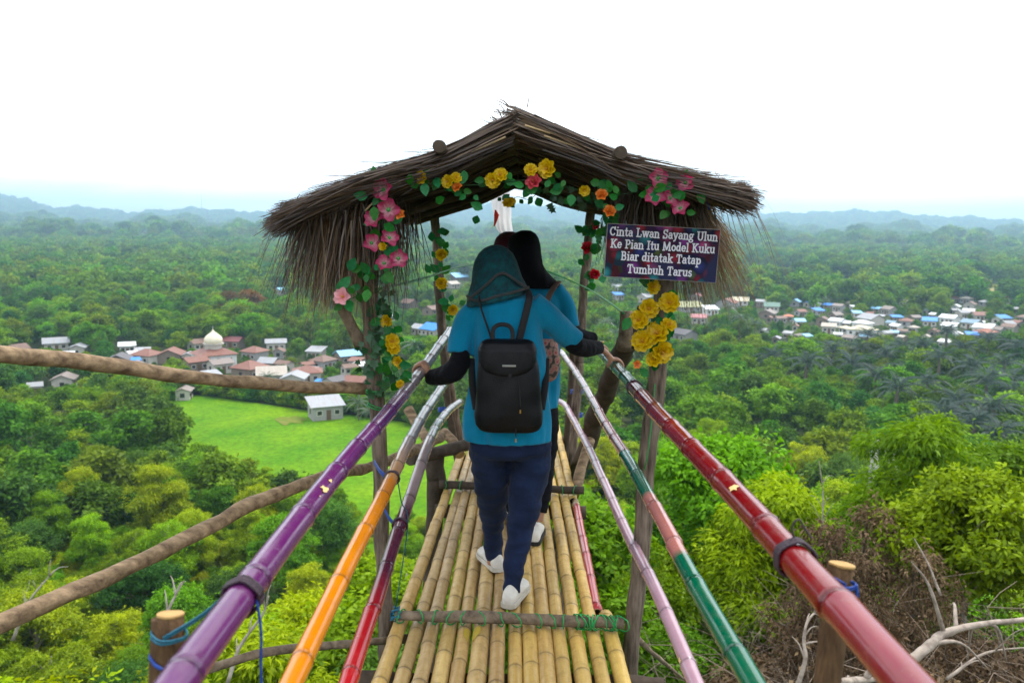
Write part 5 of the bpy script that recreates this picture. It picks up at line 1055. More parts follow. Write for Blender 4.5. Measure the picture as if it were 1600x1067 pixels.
# ================================================================== SIGN
YS = 3.12; tl, tr, br, bl = at(948, 349, YS), at(1125, 360, YS - 0.02), at(1118, 441, YS - 0.02), at(946, 432, YS); cen = (tl + tr + br + bl) / 4
U = ((tr - tl) + (br - bl)) / 2; W_ = U.length; U.normalize(); Vv = ((tl - bl) + (tr - br)) / 2; Hh = Vv.length; Vv = (Vv - U * Vv.dot(U)).normalized(); Nn = U.cross(Vv)
SM = Matrix((U, Vv, Nn)).transposed().to_4x4(); SM.translation = cen
sign = bpy.data.objects.new('sign_board', None); link(sign); sign.matrix_basis = SM; tag(sign, 'dark printed sign board with four lines of white lettering', 'sign')
bm = bmesh.new(); box(bm, (0, 0, -0.004), (W_ + 0.004, Hh + 0.004, 0.008)); bm_obj('frame', bm, pmat('board edge', (0.35, 0.3, 0.28), rough=0.7), sign, smooth=False, loc=(0, 0, 0))
m, t, o = newmat('sign print'); L = t.links.new; tcn = N(t, 'ShaderNodeTexCoord'); vo = N(t, 'ShaderNodeTexVoronoi'); vo.inputs['Scale'].default_value = 22; vo.inputs['Randomness'].default_value = 0.85; L(tcn.outputs['Object'], vo.inputs['Vector'])
hs = N(t, 'ShaderNodeValToRGB'); hs.color_ramp.interpolation = 'CONSTANT'; ce = hs.color_ramp.elements; ce[0].color = (0.42, 0.02, 0.05, 1); ce[1].position = 0.2; ce[1].color = (0.02, 0.03, 0.16, 1)
for q_, c_ in ((0.36, (0.45, 0.06, 0.2, 1)), (0.5, (0.02, 0.22, 0.24, 1)), (0.6, (0.4, 0.03, 0.04, 1)), (0.72, (0.18, 0.28, 0.06, 1)), (0.82, (0.22, 0.03, 0.25, 1))): x_ = ce.new(q_); x_.color = c_
sx_ = N(t, 'ShaderNodeSeparateColor'); L(vo.outputs['Color'], sx_.inputs[0]); L(sx_.outputs[0], hs.inputs[0])
rp2 = N(t, 'ShaderNodeValToRGB'); rp2.color_ramp.elements[0].position = 0.02; rp2.color_ramp.elements[0].color = (1, 1, 1, 1); rp2.color_ramp.elements[1].position = 0.6; rp2.color_ramp.elements[1].color = (0.08, 0.06, 0.12, 1); L(vo.outputs['Distance'], rp2.inputs[0])
mu = N(t, 'ShaderNodeMix', data_type='RGBA', blend_type='MULTIPLY'); mu.inputs[0].default_value = 1; L(hs.outputs[0], mu.inputs[6]); L(rp2.outputs[0], mu.inputs[7])
n2 = N(t, 'ShaderNodeTexNoise'); n2.inputs['Scale'].default_value = 7; L(tcn.outputs['Object'], n2.inputs['Vector']); mr = N(t, 'ShaderNodeMapRange'); mr.inputs[1].default_value = 0.53; mr.inputs[2].default_value = 0.66; L(n2.outputs['Fac'], mr.inputs[0])
mx2 = N(t, 'ShaderNodeMix', data_type='RGBA'); L(mr.outputs[0], mx2.inputs[0]); mx2.inputs[7].default_value = (0.012, 0.014, 0.05, 1); L(mu.outputs[2], mx2.inputs[6])
b = N(t, 'ShaderNodeBsdfPrincipled', Roughness=0.6); b.inputs['Specular IOR Level'].default_value = 0.2; L(mx2.outputs[2], b.inputs['Base Color']); L(b.outputs[0], o.inputs[0])
bm = bmesh.new(); v4 = [bm.verts.new((x * W_ / 2, y * Hh / 2, 0.0015)) for x, y in ((-1, -1), (1, -1), (1, 1), (-1, 1))]; bm.faces.new(v4); bm_obj('print', bm, m, sign, smooth=False, loc=(0, 0, 0))
def arc(cx, cy, rx, ry, a0, a1, n=12): return [(cx + rx * math.cos(R(a0 + (a1 - a0) * i / n)), cy + ry * math.sin(R(a0 + (a1 - a0) * i / n))) for i in range(n + 1)]
def sf(x, y, h=0.11): return [(x - h, y), (x + h, y)]
XH, CP = 0.5, 0.72
o_ = arc(0.27, 0.25, 0.19, 0.2, 0, 360, 18)
GL = {
 'C': (0.74, [arc(0.37, 0.36, 0.27, 0.31, 45, 320), [(0.6, 0.5), (0.6, 0.7)]]), 'i': (0.32, [[(0.16, 0.03), (0.16, 0.47)], sf(0.16, 0.03), sf(0.12, 0.46, 0.08), [(0.12, 0.67), (0.21, 0.67)]]),
 'n': (0.62, [[(0.14, 0.03), (0.14, 0.47)], arc(0.3, 0.3, 0.17, 0.16, 170, 0) + [(0.47, 0.03)], sf(0.14, 0.03), sf(0.47, 0.03), sf(0.1, 0.46, 0.08)]), 't': (0.42, [[(0.2, 0.64), (0.2, 0.15)] + arc(0.29, 0.13, 0.09, 0.09, 180, 320), [(0.05, 0.45), (0.37, 0.45)]]),
 'a': (0.56, [arc(0.26, 0.33, 0.15, 0.13, 150, 0) + [(0.41, 0.05), (0.5, 0.04)], arc(0.24, 0.16, 0.15, 0.12, 60, 330)]), 'L': (0.64, [[(0.18, 0.68), (0.18, 0.04)], sf(0.18, 0.68, 0.14), [(0.05, 0.04), (0.56, 0.04), (0.56, 0.2)]]),
 'w': (0.82, [[(0.1, 0.46), (0.27, 0.04)], [(0.27, 0.04), (0.42, 0.44)], [(0.42, 0.44), (0.57, 0.04)], [(0.57, 0.04), (0.72, 0.46)], sf(0.1, 0.46, 0.09), sf(0.41, 0.46, 0.09), sf(0.72, 0.46, 0.09)]), 'S': (0.6, [arc(0.3, 0.52, 0.18, 0.16, 30, 250, 10) + arc(0.29, 0.2, 0.2, 0.17, 80, -160, 10), [(0.49, 0.54), (0.49, 0.7)], [(0.09, 0.02), (0.09, 0.18)]]),
 'y': (0.58, [[(0.1, 0.46), (0.29, 0.06)], [(0.48, 0.46), (0.24, -0.1), (0.1, -0.16)], sf(0.1, 0.46, 0.09), sf(0.48, 0.46, 0.09)]), 'g': (0.56, [arc(0.25, 0.31, 0.15, 0.15, 0, 360, 14), arc(0.25, -0.06, 0.2, 0.11, 0, 360, 14), [(0.38, 0.42), (0.52, 0.46)], [(0.16, 0.17), (0.2, 0.06)]]),
 'U': (0.78, [[(0.17, 0.68), (0.17, 0.25)] + arc(0.39, 0.25, 0.22, 0.21, 180, 360) + [(0.61, 0.68)], sf(0.17, 0.68, 0.13), sf(0.61, 0.68, 0.12)]), 'l': (0.32, [[(0.16, 0.03), (0.16, 0.7)], sf(0.16, 0.03), sf(0.12, 0.7, 0.08)]),
 'u': (0.62, [[(0.14, 0.46), (0.14, 0.2)] + arc(0.3, 0.2, 0.16, 0.16, 180, 350), [(0.47, 0.47), (0.47, 0.04), (0.55, 0.04)], sf(0.1, 0.46, 0.08), sf(0.43, 0.46, 0.08)]), 'K': (0.78, [[(0.18, 0.04), (0.18, 0.68)], [(0.58, 0.67), (0.22, 0.34)], [(0.3, 0.4), (0.62, 0.05)], sf(0.18, 0.04, 0.13), sf(0.18, 0.68, 0.13), sf(0.6, 0.68, 0.11), sf(0.64, 0.04, 0.11)]),
 'e': (0.54, [arc(0.27, 0.25, 0.19, 0.21, 0, 320, 16), [(0.1, 0.26), (0.45, 0.26)]]), 'P': (0.66, [[(0.18, 0.04), (0.18, 0.68)], [(0.18, 0.68), (0.34, 0.68)] + arc(0.36, 0.51, 0.18, 0.17, 90, -90) + [(0.18, 0.34)], sf(0.2, 0.04, 0.14), sf(0.1, 0.68, 0.06)]),
 'I': (0.4, [[(0.2, 0.04), (0.2, 0.68)], sf(0.2, 0.04, 0.14), sf(0.2, 0.68, 0.14)]), 'M': (1.02, [[(0.17, 0.04), (0.18, 0.67)], [(0.2, 0.68), (0.48, 0.1)], [(0.5, 0.1), (0.78, 0.68)], [(0.81, 0.67), (0.83, 0.04)], sf(0.17, 0.04, 0.11), sf(0.84, 0.04, 0.11)]),
 'o': (0.54, [o_]), 'd': (0.6, [arc(0.25, 0.25, 0.16, 0.2, 20, 340, 14), [(0.44, 0.7), (0.44, 0.04), (0.53, 0.04)], sf(0.4, 0.7, 0.08)]), 'B': (0.7, [[(0.18, 0.04), (0.18, 0.68)], [(0.08, 0.68), (0.34, 0.68)] + arc(0.36, 0.53, 0.15, 0.15, 90, -90) + [(0.2, 0.38)], [(0.34, 0.37)] + arc(0.38, 0.2, 0.18, 0.16, 90, -90) + [(0.08, 0.04)]]),
 'r': (0.46, [[(0.14, 0.03), (0.14, 0.47)], arc(0.3, 0.3, 0.15, 0.16, 160, 50), sf(0.15, 0.03, 0.12), sf(0.1, 0.46, 0.08)]), 's': (0.46, [arc(0.23, 0.36, 0.13, 0.1, 30, 250, 8) + arc(0.22, 0.14, 0.14, 0.11, 80, -160, 8)]), 'k': (0.62, [[(0.15, 0.03), (0.15, 0.7)], [(0.45, 0.45), (0.18, 0.22)], [(0.27, 0.28), (0.48, 0.04)], sf(0.15, 0.03), sf(0.11, 0.7, 0.08), sf(0.47, 0.46, 0.1), sf(0.5, 0.03, 0.1)]),
 'T': (0.68, [[(0.34, 0.04), (0.34, 0.68)], [(0.07, 0.54), (0.07, 0.68), (0.61, 0.68), (0.61, 0.54)], sf(0.34, 0.04, 0.14)]), 'p': (0.6, [[(0.15, -0.2), (0.15, 0.47)], arc(0.34, 0.25, 0.16, 0.2, 160, -160, 14), sf(0.16, -0.2, 0.12), sf(0.11, 0.46, 0.08)]),
 'm': (0.92, [[(0.14, 0.03), (0.14, 0.47)], arc(0.3, 0.3, 0.16, 0.16, 170, 0) + [(0.46, 0.03)], arc(0.62, 0.3, 0.16, 0.16, 170, 0) + [(0.78, 0.03)], sf(0.14, 0.03), sf(0.46, 0.03), sf(0.78, 0.03), sf(0.1, 0.46, 0.08)]), 'b': (0.6, [[(0.15, 0.7), (0.15, 0.04)], arc(0.34, 0.25, 0.16, 0.2, 160, -160, 14), sf(0.1, 0.7, 0.08)]),
 'h': (0.62, [[(0.14, 0.03), (0.14, 0.7)], arc(0.3, 0.3, 0.17, 0.16, 170, 0) + [(0.47, 0.03)], sf(0.14, 0.03), sf(0.47, 0.03), sf(0.1, 0.7, 0.08)]), ' ': (0.34, [])}
m_ink = pmat('white lettering', (0.62, 0.6, 0.66), (0.52, 0.5, 0.56), rough=0.6); m_ink2 = pmat('black outline', (0.008, 0.008, 0.02), rough=0.6)
def ribbon(bm, pts, hw_, z, vert=1.0):
    P = [Vector((a, b, 0)) for a, b in pts]; n = len(P); Lf = []; closed = (P[0] - P[-1]).length < 1e-4
    for i, p in enumerate(P):
        if closed and i in (0, n - 1): d = P[1] - P[-2]
        else: d = P[min(i + 1, n - 1)] - P[max(i - 1, 0)]
        d.normalize(); s = Vector((-d.y, d.x, 0)); k = hw_ * (0.62 + 0.38 * abs(d.y)); e = Vector() if closed else (-d * hw_ * 0.55 if i == 0 else d * hw_ * 0.55 if i == n - 1 else Vector())
        Lf.append((p + s * k + e, p - s * k + e))
    vs_ = [(bm.verts.new((a.x, a.y, z)), bm.verts.new((b.x, b.y, z))) for a, b in Lf]
    for (a, b), (c, d) in zip(vs_, vs_[1:]): bm.faces.new((a, b, d, c))
def text_line(s, u0, u1, vc, hcap):
    tot_ = sum(GL[c][0] for c in s); wd = (u1 - u0) * W_; sy = hcap * Hh / CP; sx = wd / tot_
    for nm, hw_, mt, z0 in (('outline', 0.125, m_ink2, 0.0022), ('lettering', 0.075, m_ink, 0.0032)):
        bm = bmesh.new(); x = 0; zz = z0
        for c in s:
            for st in GL[c][1]: ribbon(bm, [(x + a, b) for a, b in st], hw_, zz); zz += 0.000004
            x += GL[c][0]
        for v in bm.verts: v.co.x = (-0.5 + u0) * W_ + v.co.x * sx; v.co.y = (0.5 - vc) * Hh - hcap * Hh / 2 + v.co.y * sy
        bmesh.ops.recalc_face_normals(bm, faces=bm.faces); bm_obj(nm, bm, mt, sign, smooth=False, loc=(0, 0, 0))
text_line('Cinta Lwan Sayang Ulun', 0.02, 0.985, 0.135, 0.17); text_line('Ke Pian Itu Model Kuku', 0.035, 0.97, 0.365, 0.17); text_line('Biar ditatak Tatap', 0.135, 0.855, 0.59, 0.17); text_line('Tumbuh Tarus', 0.20, 0.785, 0.83, 0.17)
# ================================================================== PEOPLE
m_skin = pmat('skin', (0.40, 0.21, 0.13), (0.34, 0.17, 0.10), scale=20, rough=0.55, spec=0.35)
def cloth_mat(name, c, c2, **k): return pmat(name, c, c2, scale=k.get('sc', 9), rough=0.9, sheen=k.get('sheen', 0.15), bump=k.get('b', 0.5), bscale=k.get('bs', 24), spec=0.12, stretch=k.get('st', (1, 1, 1)))
m_tee = cloth_mat('turquoise jersey', (0.002, 0.205, 0.36), (0.001, 0.155, 0.28), st=(1, 1, 0.6), b=0.9, bs=15, sc=5); m_black = cloth_mat('black cotton', (0.006, 0.006, 0.009), (0.004, 0.004, 0.006), sheen=0.03)
m_jean = cloth_mat('navy denim', (0.012, 0.022, 0.060), (0.005, 0.009, 0.026), bs=30, st=(1, 1, 1.6), b=0.45, sc=7, sheen=0.05); m_teal = cloth_mat('teal scarf', (0.006, 0.085, 0.10), (0.012, 0.030, 0.040), bs=45, sc=40, sheen=0.05)
m_maroon = cloth_mat('maroon scarf', (0.10, 0.012, 0.022), (0.06, 0.008, 0.014)); m_border = cloth_mat('scarf border', (0.06, 0.05, 0.05), (0.03, 0.045, 0.05))
m_shoe = pmat('white shoe', (0.66, 0.63, 0.57), (0.5, 0.46, 0.4), scale=14, rough=0.6); m_sole = pmat('shoe sole', (0.55, 0.52, 0.46), (0.4, 0.37, 0.3), scale=14, rough=0.8); m_sole_k = pmat('dark sole', (0.02, 0.02, 0.02), rough=0.8)
def ringv(bm, c, rx, ry, n=28, e=2.0, ax=Vector((1, 0, 0)), ay=Vector((0, 1, 0))):
    out_ = []
    for k in range(n):
        a = 2 * math.pi * k / n; ca, sa = math.cos(a), math.sin(a); out_.append(bm.verts.new(c + ax * rx * math.copysign(abs(ca) ** (2 / e), ca) + ay * ry * math.copysign(abs(sa) ** (2 / e), sa)))
    return out_
def skin_rings(bm, rings):
    n = len(rings[0])
    for a, b in zip(rings, rings[1:]):
        for k in range(n): bm.faces.new((a[k], a[(k + 1) % n], b[(k + 1) % n], b[k]))
    bm.faces.new(rings[0][::-1]); bm.faces.new(rings[-1]); bmesh.ops.recalc_face_normals(bm, faces=bm.faces)
def px_loft(bm, rows, Y, e=2.3, n=28, sub=3, shrink=0.0, dy=0.0):
    """rows: (py, x0, x1, depth radius[, y offset]) measured in the photograph at depth Y"""
    R_ = []
    for r in rows:
        yo = r[4] if len(r) > 4 else 0.0; a, b = at(r[1], r[0], Y + yo), at(r[2], r[0], Y + yo); c = (a + b) / 2; c.y += dy; R_.append((c, (b - a).length / 2 - shrink, r[3] - shrink))
    Q = []
    for i in range(len(R_) - 1):
        for k in range(sub): t = k / sub; Q.append((R_[i][0].lerp(R_[i + 1][0], t), R_[i][1] + (R_[i + 1][1] - R_[i][1]) * t, R_[i][2] + (R_[i + 1][2] - R_[i][2]) * t))
    Q.append(R_[-1]); skin_rings(bm, [ringv(bm, c, max(0.004, rx), max(0.004, ry), n, e) for c, rx, ry in Q])
def ptube(bm, pts, rad, grow=0.0, n=16): tube(bm, smooth_path([at(*p) for p in pts], 4), [r + grow for r in rad], n=n)
def folds(amp, sx, sy, sz, seed=0.0, lo=None):
    def f(c):
        v = mnoise.noise(Vector((c[0] * sx + seed, c[1] * sy, c[2] * sz))) + 0.5 * mnoise.noise(Vector((c[0] * sx * 2.1, c[1] * sy * 2.1 + seed, c[2] * sz * 2.3))); a = amp
        if lo: a = amp * (0.35 + 0.65 * min(1, max(0, (lo[0] - c[2]) / (lo[0] - lo[1]))))
        return v * a
    return f
def hand(bm, wrist, c, d, r, side):
    """hand closed over a rail: c a point on the rail axis, d its direction, side the outer side (+1 right)"""
    d = d.normalized(); up = Vector((0, 0, 1)); up = (up - d * up.dot(d)).normalized(); outv = d.cross(up) * (1 if d.cross(up).x * side > 0 else -1)
    cp = lambda ang, off, rr: c + d * off + (outv * math.cos(R(ang)) + up * math.sin(R(ang))) * rr
    kn = cp(108, 0, r + 0.012); w_ = Vector(wrist)
    mid = w_.lerp(kn, 0.55) + up * 0.006
    R_ = []
    for q, wd, th in ((w_.lerp(kn, -0.25), 0.024, 0.019), (w_, 0.026, 0.019), (w_.lerp(mid, 0.6), 0.032, 0.018), (mid, 0.038, 0.017), (kn, 0.039, 0.013), (kn + (kn - mid).normalized() * 0.012, 0.034, 0.010)): R_.append(ringv(bm, q, wd, th, 16, 2.4, d, up if abs((kn - w_).normalized().dot(up)) < 0.8 else outv))
    skin_rings(bm, R_)
    for i, (ln, rr) in enumerate(((0.86, 0.0078), (1.0, 0.0083), (0.95, 0.0085), (0.86, 0.008))):
        off = (i - 1.5) * 0.0185; A_ = [108, 80, 45, 10, -25, -50]; k = max(3, int(round(len(A_) * ln))); tube(bm, smooth_path([cp(a, off * (1.0 - 0.03 * j), r + 0.009) for j, a in enumerate(A_[:k])], 3), [rr * 1.1, rr, rr * 0.82], n=8)
    tube(bm, smooth_path([mid - d * 0.02, cp(135, -0.034, r + 0.014), cp(160, -0.034, r + 0.011), cp(182, -0.026, r + 0.010)], 4), [0.012, 0.011, 0.009, 0.0075], n=8)
def shoe(parent, heel, direc, L, label=None, sole_dark=False, up=0.0):
    d = Vector((direc[0], direc[1], up)).normalized(); s = Vector((d.y, -d.x, 0)).normalized(); u = s.cross(d).normalized(); heel = Vector(heel)
    ST = [(-0.02, 0.018, 0.045), (0.03, 0.030, 0.072), (0.16, 0.034, 0.082), (0.3, 0.034, 0.085), (0.42, 0.035, 0.070), (0.58, 0.039, 0.055), (0.78, 0.043, 0.046), (0.92, 0.036, 0.038), (1.0, 0.016, 0.026)]
    bm = bmesh.new(); R_ = []
    for t, wd, h in ST:
        c = heel + d * L * t; ring = []
        for k in range(16): a = 2 * math.pi * k / 16; y = math.cos(a) * wd; z = max(0.0, (math.sin(a) * 0.62 + 0.38)) * h + 0.012; ring.append(bm.verts.new(c + s * y * (0.8 if math.sin(a) > 0.6 else 1) + u * z))
        R_.append(ring)
    skin_rings(bm, R_); me = bpy.data.meshes.new('shoe'); bm.to_mesh(me); bm.free(); m_ = me
    o = mesh_obj('shoe', me, m_shoe, parent); sd = o.modifiers.new('sub', 'SUBSURF'); sd.levels = 1; sd.render_levels = 1
    bm = bmesh.new(); top = []; bot = []
    for t, wd in [(-0.045, 0.0)] + [(q[0], q[1] + 0.004) for q in ST] + [(1.03, 0.0)]: pass
    outl = [heel + d * L * t + s * (wd + 0.003) for t, wd, h in ST] + [heel + d * (L * 1.02)] + [heel + d * L * t - s * (wd + 0.003) for t, wd, h in ST[::-1]] + [heel - d * L * 0.04]
    a = [bm.verts.new(p + u * 0.02) for p in outl]; b = [bm.verts.new(p) for p in outl]; bm.faces.new(a); bm.faces.new(b[::-1])
    for i in range(len(outl)): j = (i + 1) % len(outl); bm.faces.new((a[i], b[i], b[j], a[j]))
    bmesh.ops.recalc_face_normals(bm, faces=bm.faces); bm_obj('sole', bm, m_sole_k if sole_dark else m_sole, o, smooth=False)
    return o
def person(label, Y, head, shirt, sleeves, arms, hips, legs, hijab, hij_mat, trou_mat, hands, feet, vox=0.007, hem=0.0, sl_mat=None):
    # body: one continuous skin
    bm = bmesh.new(); hc = at(head[0], head[1], Y + 0.03); hr = head[2]
    skin_rings(bm, [ringv(bm, hc + Vector((0, 0, z * hr)), hr * 0.72 * math.sqrt(max(0.02, 1 - (z / 1.32) ** 2)), hr * 0.92 * math.sqrt(max(0.02, 1 - (z / 1.32) ** 2)), 20) for z in (-1.28, -1.0, -0.6, -0.2, 0.2, 0.6, 1.0, 1.28)])
    nose = hc + Vector((0, hr * 0.9, -hr * 0.15)); tube(bm, [nose + Vector((0, -0.02, 0.04)), nose + Vector((0, 0.012, -0.012))], [0.008, 0.014], n=8)
    tube(bm, [hc + Vector((0, -0.02, -hr)), hc + Vector((0, -0.03, -hr * 2.3))], [0.052, 0.06], n=14)
    px_loft(bm, shirt + [hips[-1]], Y, shrink=0.026)
    for k, (ap, ar) in enumerate(arms): ptube(bm, sleeves[k][0][:1] + ap, [0.045] + [r - 0.009 for r in ar])
    for lp, lr in legs: ptube(bm, lp, [r - 0.02 for r in lr])
    for lp, lr in legs:
        e = at(*lp[-1]); tube(bm, [at(*lp[-2]).lerp(e, 0.7), e + Vector((0, 0, -0.05))], [0.036, 0.032], n=12)
    for h in hands: hand(bm, *h)
    body = mesh_obj('person', remeshed(bm, vox * 0.8, 3), m_skin); tag(body, label, 'person')
    # clothes
    bm = bmesh.new(); px_loft(bm, shirt, Y)
    for sp, sr in sleeves: ptube(bm, sp, sr, n=18)
    z1, z0 = at(800, shirt[2][0], Y).z, at(800, shirt[-1][0], Y).z
    mesh_obj('shirt', remeshed(bm, vox, 5, folds(0.024, 10, 10, 4.0, 2.0, (z1, z0))), m_tee, body)
    bm = bmesh.new(); px_loft(bm, hips, Y)
    for lp, lr in legs: ptube(bm, lp, lr, n=18)
    mesh_obj('trousers', remeshed(bm, vox, 10, folds(0.011, 7, 7, 15, 5.0)), trou_mat, body)
    for ap, ar in arms:
        bm = bmesh.new(); ptube(bm, ap, ar, n=18); mesh_obj('sleeve', remeshed(bm, vox * 0.8, 2, folds(0.006, 22, 22, 22, 7.0)), sl_mat or m_black, body)
    bm = bmesh.new(); px_loft(bm, hijab, Y, e=2.0, n=40, sub=4); zt, zb = at(800, hijab[0][0], Y).z, at(800, hijab[-1][0], Y).z; xc = at((hijab[-1][1] + hijab[-1][2]) / 2, hijab[-1][0], Y).x
    def hf(c):
        k = min(1, max(0, (zt - c[2]) / (zt - zb))); a = math.atan2(c[0] - xc, c[1] - Y); return k * k * (0.004 * math.sin(a * 5 + 14 * c[2]) + 0.002 * math.sin(a * 11 + 20 * c[2])) + 0.003 * mnoise.noise(Vector((c[0] * 25, c[1] * 25, c[2] * 12)))
    me = remeshed(bm, vox * 0.8, 3, hf)
    if hem:
        for v in me.vertices:
            k = min(1, max(0, (zt - v.co.z) / (zt - zb))); v.co.z += hem * k ** 3 * (v.co.x - xc) / 0.12
    mesh_obj('headscarf', me, hij_mat, body)
    for f in feet: shoe(body, *f)
    return body
def rc(P, y): return pt(P, y)
# ---- the woman with the backpack
Y1 = 3.55
sh1 = [(448, 770, 806, 0.055, 0.03), (457, 758, 824, 0.068, 0.02), (466, 747, 836, 0.082), (478, 740, 844, 0.095), (500, 737, 847, 0.105), (530, 738, 848, 0.11), (565, 738, 852, 0.113), (600, 733, 856, 0.118), (640, 727, 860, 0.126), (672, 723, 862, 0.128), (686, 722, 862, 0.125)]
sl1 = [([(755, 477, Y1), (733, 500, Y1), (722, 528, 3.54), (718, 553, 3.52)], [0.055, 0.058, 0.053, 0.052]), ([(830, 474, Y1), (853, 492, Y1 + .01), (874, 513, Y1 + .04), (896, 533, Y1 + .08)], [0.058, 0.06, 0.056, 0.052])]
ar1 = [([(721, 540, 3.53), (718, 566, 3.50), (708, 580, 3.50), (690, 587, 3.55), (671, 590, 3.60)], [0.036, 0.046, 0.048, 0.042, 0.033]), ([(882, 524, 3.6), (897, 538, 3.63), (915, 544, 3.70), (934, 543, 3.80)], [0.036, 0.044, 0.042, 0.034])]
hp1 = [(668, 737, 853, 0.105), (685, 734, 860, 0.122), (700, 734, 861, 0.122), (710, 742, 853, 0.105)]
lg1 = [([(830, 698, Y1), (826, 745, 3.54), (819, 790, 3.52), (812, 830, 3.48), (804, 880, 3.43), (799, 925, 3.41)], [0.094, 0.086, 0.071, 0.058, 0.047, 0.041]), ([(765, 698, 3.56), (767, 745, 3.60), (770, 790, 3.69), (770, 830, 3.75), (772, 872, 3.80)], [0.094, 0.083, 0.065, 0.051, 0.043])]
hj1 = [(383, 768, 783, 0.03), (388, 757, 793, 0.06), (396, 748, 802, 0.085), (408, 741, 808, 0.103), (422, 738, 812, 0.108), (436, 736, 816, 0.11), (448, 732, 821, 0.112), (458, 729, 825, 0.115), (468, 728, 828, 0.118)]
cL, dL = rc(purP, 3.62); cR, dR = rc(rgtP, 3.86)
p1 = person('woman in turquoise tee and teal headscarf holding both rails, seen from behind', Y1, (776, 421, 0.077), sh1, sl1, ar1, hp1, lg1, hj1, m_teal, m_jean, [(at(671, 590, 3.60), cL, dL, 0.026, -1), (at(936, 543, 3.81), cR, dR, 0.027, 1)], [(atdeck(793, 950, 0.004), (0.30, 0.95), 0.235), (atdeck(780, 893, 0.004), (-0.38, 0.92), 0.235)], vox=0.0065, hem=0.03)
YB = Y1 - 0.122
for q in ([(731, 470), (742, 460), (760, 445), (775, 431), (786, 427), (797, 432), (810, 441), (824, 450)], [(729, 462), (741, 469), (757, 469), (775, 463), (797, 458), (827, 449)]):
    bm = bmesh.new(); tube(bm, smooth_path([at(a, b, YB + 0.05 * ((a - 778) / 50) ** 2 + 0.004) for a, b in q], 5), 0.006, n=8, ell=(0.5, 1.0)); bm_obj('scarf_border', bm, m_border, p1)
bm = bmesh.new(); w0 = at(939, 543, 3.82); tube(bm, [w0 + Vector((0.0, 0.028 * math.cos(a), 0.028 * math.sin(a))) for a in np.linspace(0, 6.283, 17)], 0.0045, n=6, ell=(1.6, 0.6)); bm_obj('wristwatch', bm, pmat('watch strap', (0.05, 0.035, 0.03), rough=0.4), p1)
bm = bmesh.new(); bmesh.ops.create_cone(bm, cap_ends=True, segments=14, radius1=0.013, radius2=0.012, depth=0.008, matrix=Matrix.Translation(w0 + Vector((0, -0.012, 0.028)))); bm_obj('watch_face', bm, pmat('gold metal', (0.55, 0.36, 0.10), rough=0.3, metal=0.9), p1)
# ---- backpack
bp = empty('backpack', at(795, 672, 3.38)); tag(bp, 'small black leather backpack worn by the woman with teal headscarf', 'backpack')
m_leath = pmat('black leather', (0.004, 0.004, 0.006), (0.002, 0.002, 0.003), scale=30, rough=0.5, bump=0.2, bscale=220, spec=0.22); m_strap = pmat('strap webbing', (0.012, 0.011, 0.013), rough=0.75, bump=0.3, bscale=200); m_gold = MATS['gold metal']; m_silver = pmat('silver badge', (0.5, 0.5, 0.52), rough=0.35, metal=0.8)
YK = 3.375
bm = bmesh.new(); px_loft(bm, [(538, 756, 830, 0.03), (548, 750, 836, 0.05), (570, 747, 840, 0.058), (610, 744, 845, 0.064), (645, 742, 848, 0.066), (662, 744, 847, 0.062), (670, 749, 842, 0.05), (674, 757, 834, 0.035)], YK, e=3.6, n=36); mesh_obj('main_compartment', remeshed(bm, 0.006, 3, folds(0.006, 10, 10, 7, 3)), m_leath, bp)
bm = bmesh.new(); px_loft(bm, [(530, 760, 826, 0.02), (534, 752, 834, 0.045), (545, 747, 839, 0.062), (560, 747, 839, 0.066), (572, 750, 836, 0.068), (579, 758, 828, 0.068), (583, 770, 816, 0.067)], YK - 0.004, e=3.6, n=36); mesh_obj('flap', remeshed(bm, 0.005, 3, folds(0.003, 12, 12, 9, 4)), m_leath, bp)
for q in ([(770, 536, 3.42), (762, 512, 3.42), (753, 486, 3.43), (749, 468, 3.45), (752, 456, 3.53)], [(810, 536, 3.42), (817, 508, 3.42), (824, 480, 3.425), (827, 462, 3.45), (822, 450, 3.53)], [(846, 640, 3.42), (852, 600, 3.47), (853, 560, 3.53)], [(744, 640, 3.42), (738, 600, 3.47), (737, 560, 3.53)]):
    bm = bmesh.new(); tube(bm, smooth_path([at(*p) for p in q], 5), 0.0155, n=10, ell=(1.0, 0.28)); bm_obj('strap', bm, m_strap, bp)
bm = bmesh.new(); tube(bm, smooth_path([at(*p) for p in [(771, 540, 3.37), (770, 518, 3.38), (776, 509, 3.385), (786, 507, 3.385), (796, 510, 3.385), (801, 520, 3.38), (800, 540, 3.37)]], 5), 0.009, n=10, ell=(1.0, 0.45)); bm_obj('handle', bm, m_strap, bp)
def px_box(px, py, y, w_, h_, d, name, mat, parent): bm = bmesh.new(); box(bm, at(px, py, y), (w_, d, h_)); return bm_obj(name, bm, mat, parent, smooth=False)
px_box(795.5, 571.5, YK - 0.075, 0.055, 0.007, 0.006, 'badge', m_silver, bp); bm = bmesh.new(); bmesh.ops.create_cone(bm, cap_ends=True, segments=12, radius1=0.008, radius2=0.008, depth=0.006, matrix=Matrix.Translation(at(797, 587, YK - 0.072)) @ Matrix.Rotation(R(90), 4, 'X')); bm_obj('snap', bm, m_strap, bp)
for q, tip in (([(810, 590, YK - 0.07), (812, 615, YK - 0.075), (813, 636, YK - 0.075)], (813, 643)), ([(806, 670, YK - 0.055), (806, 682, YK - 0.05)], (806, 688))):
    bm = bmesh.new(); tube(bm, smooth_path([at(*p) for p in q], 4), 0.0028, n=6); bm_obj('draw_cord', bm, m_strap, bp); px_box(tip[0], tip[1], q[-1][2], 0.006, 0.014, 0.006, 'cord_end', m_gold, bp)
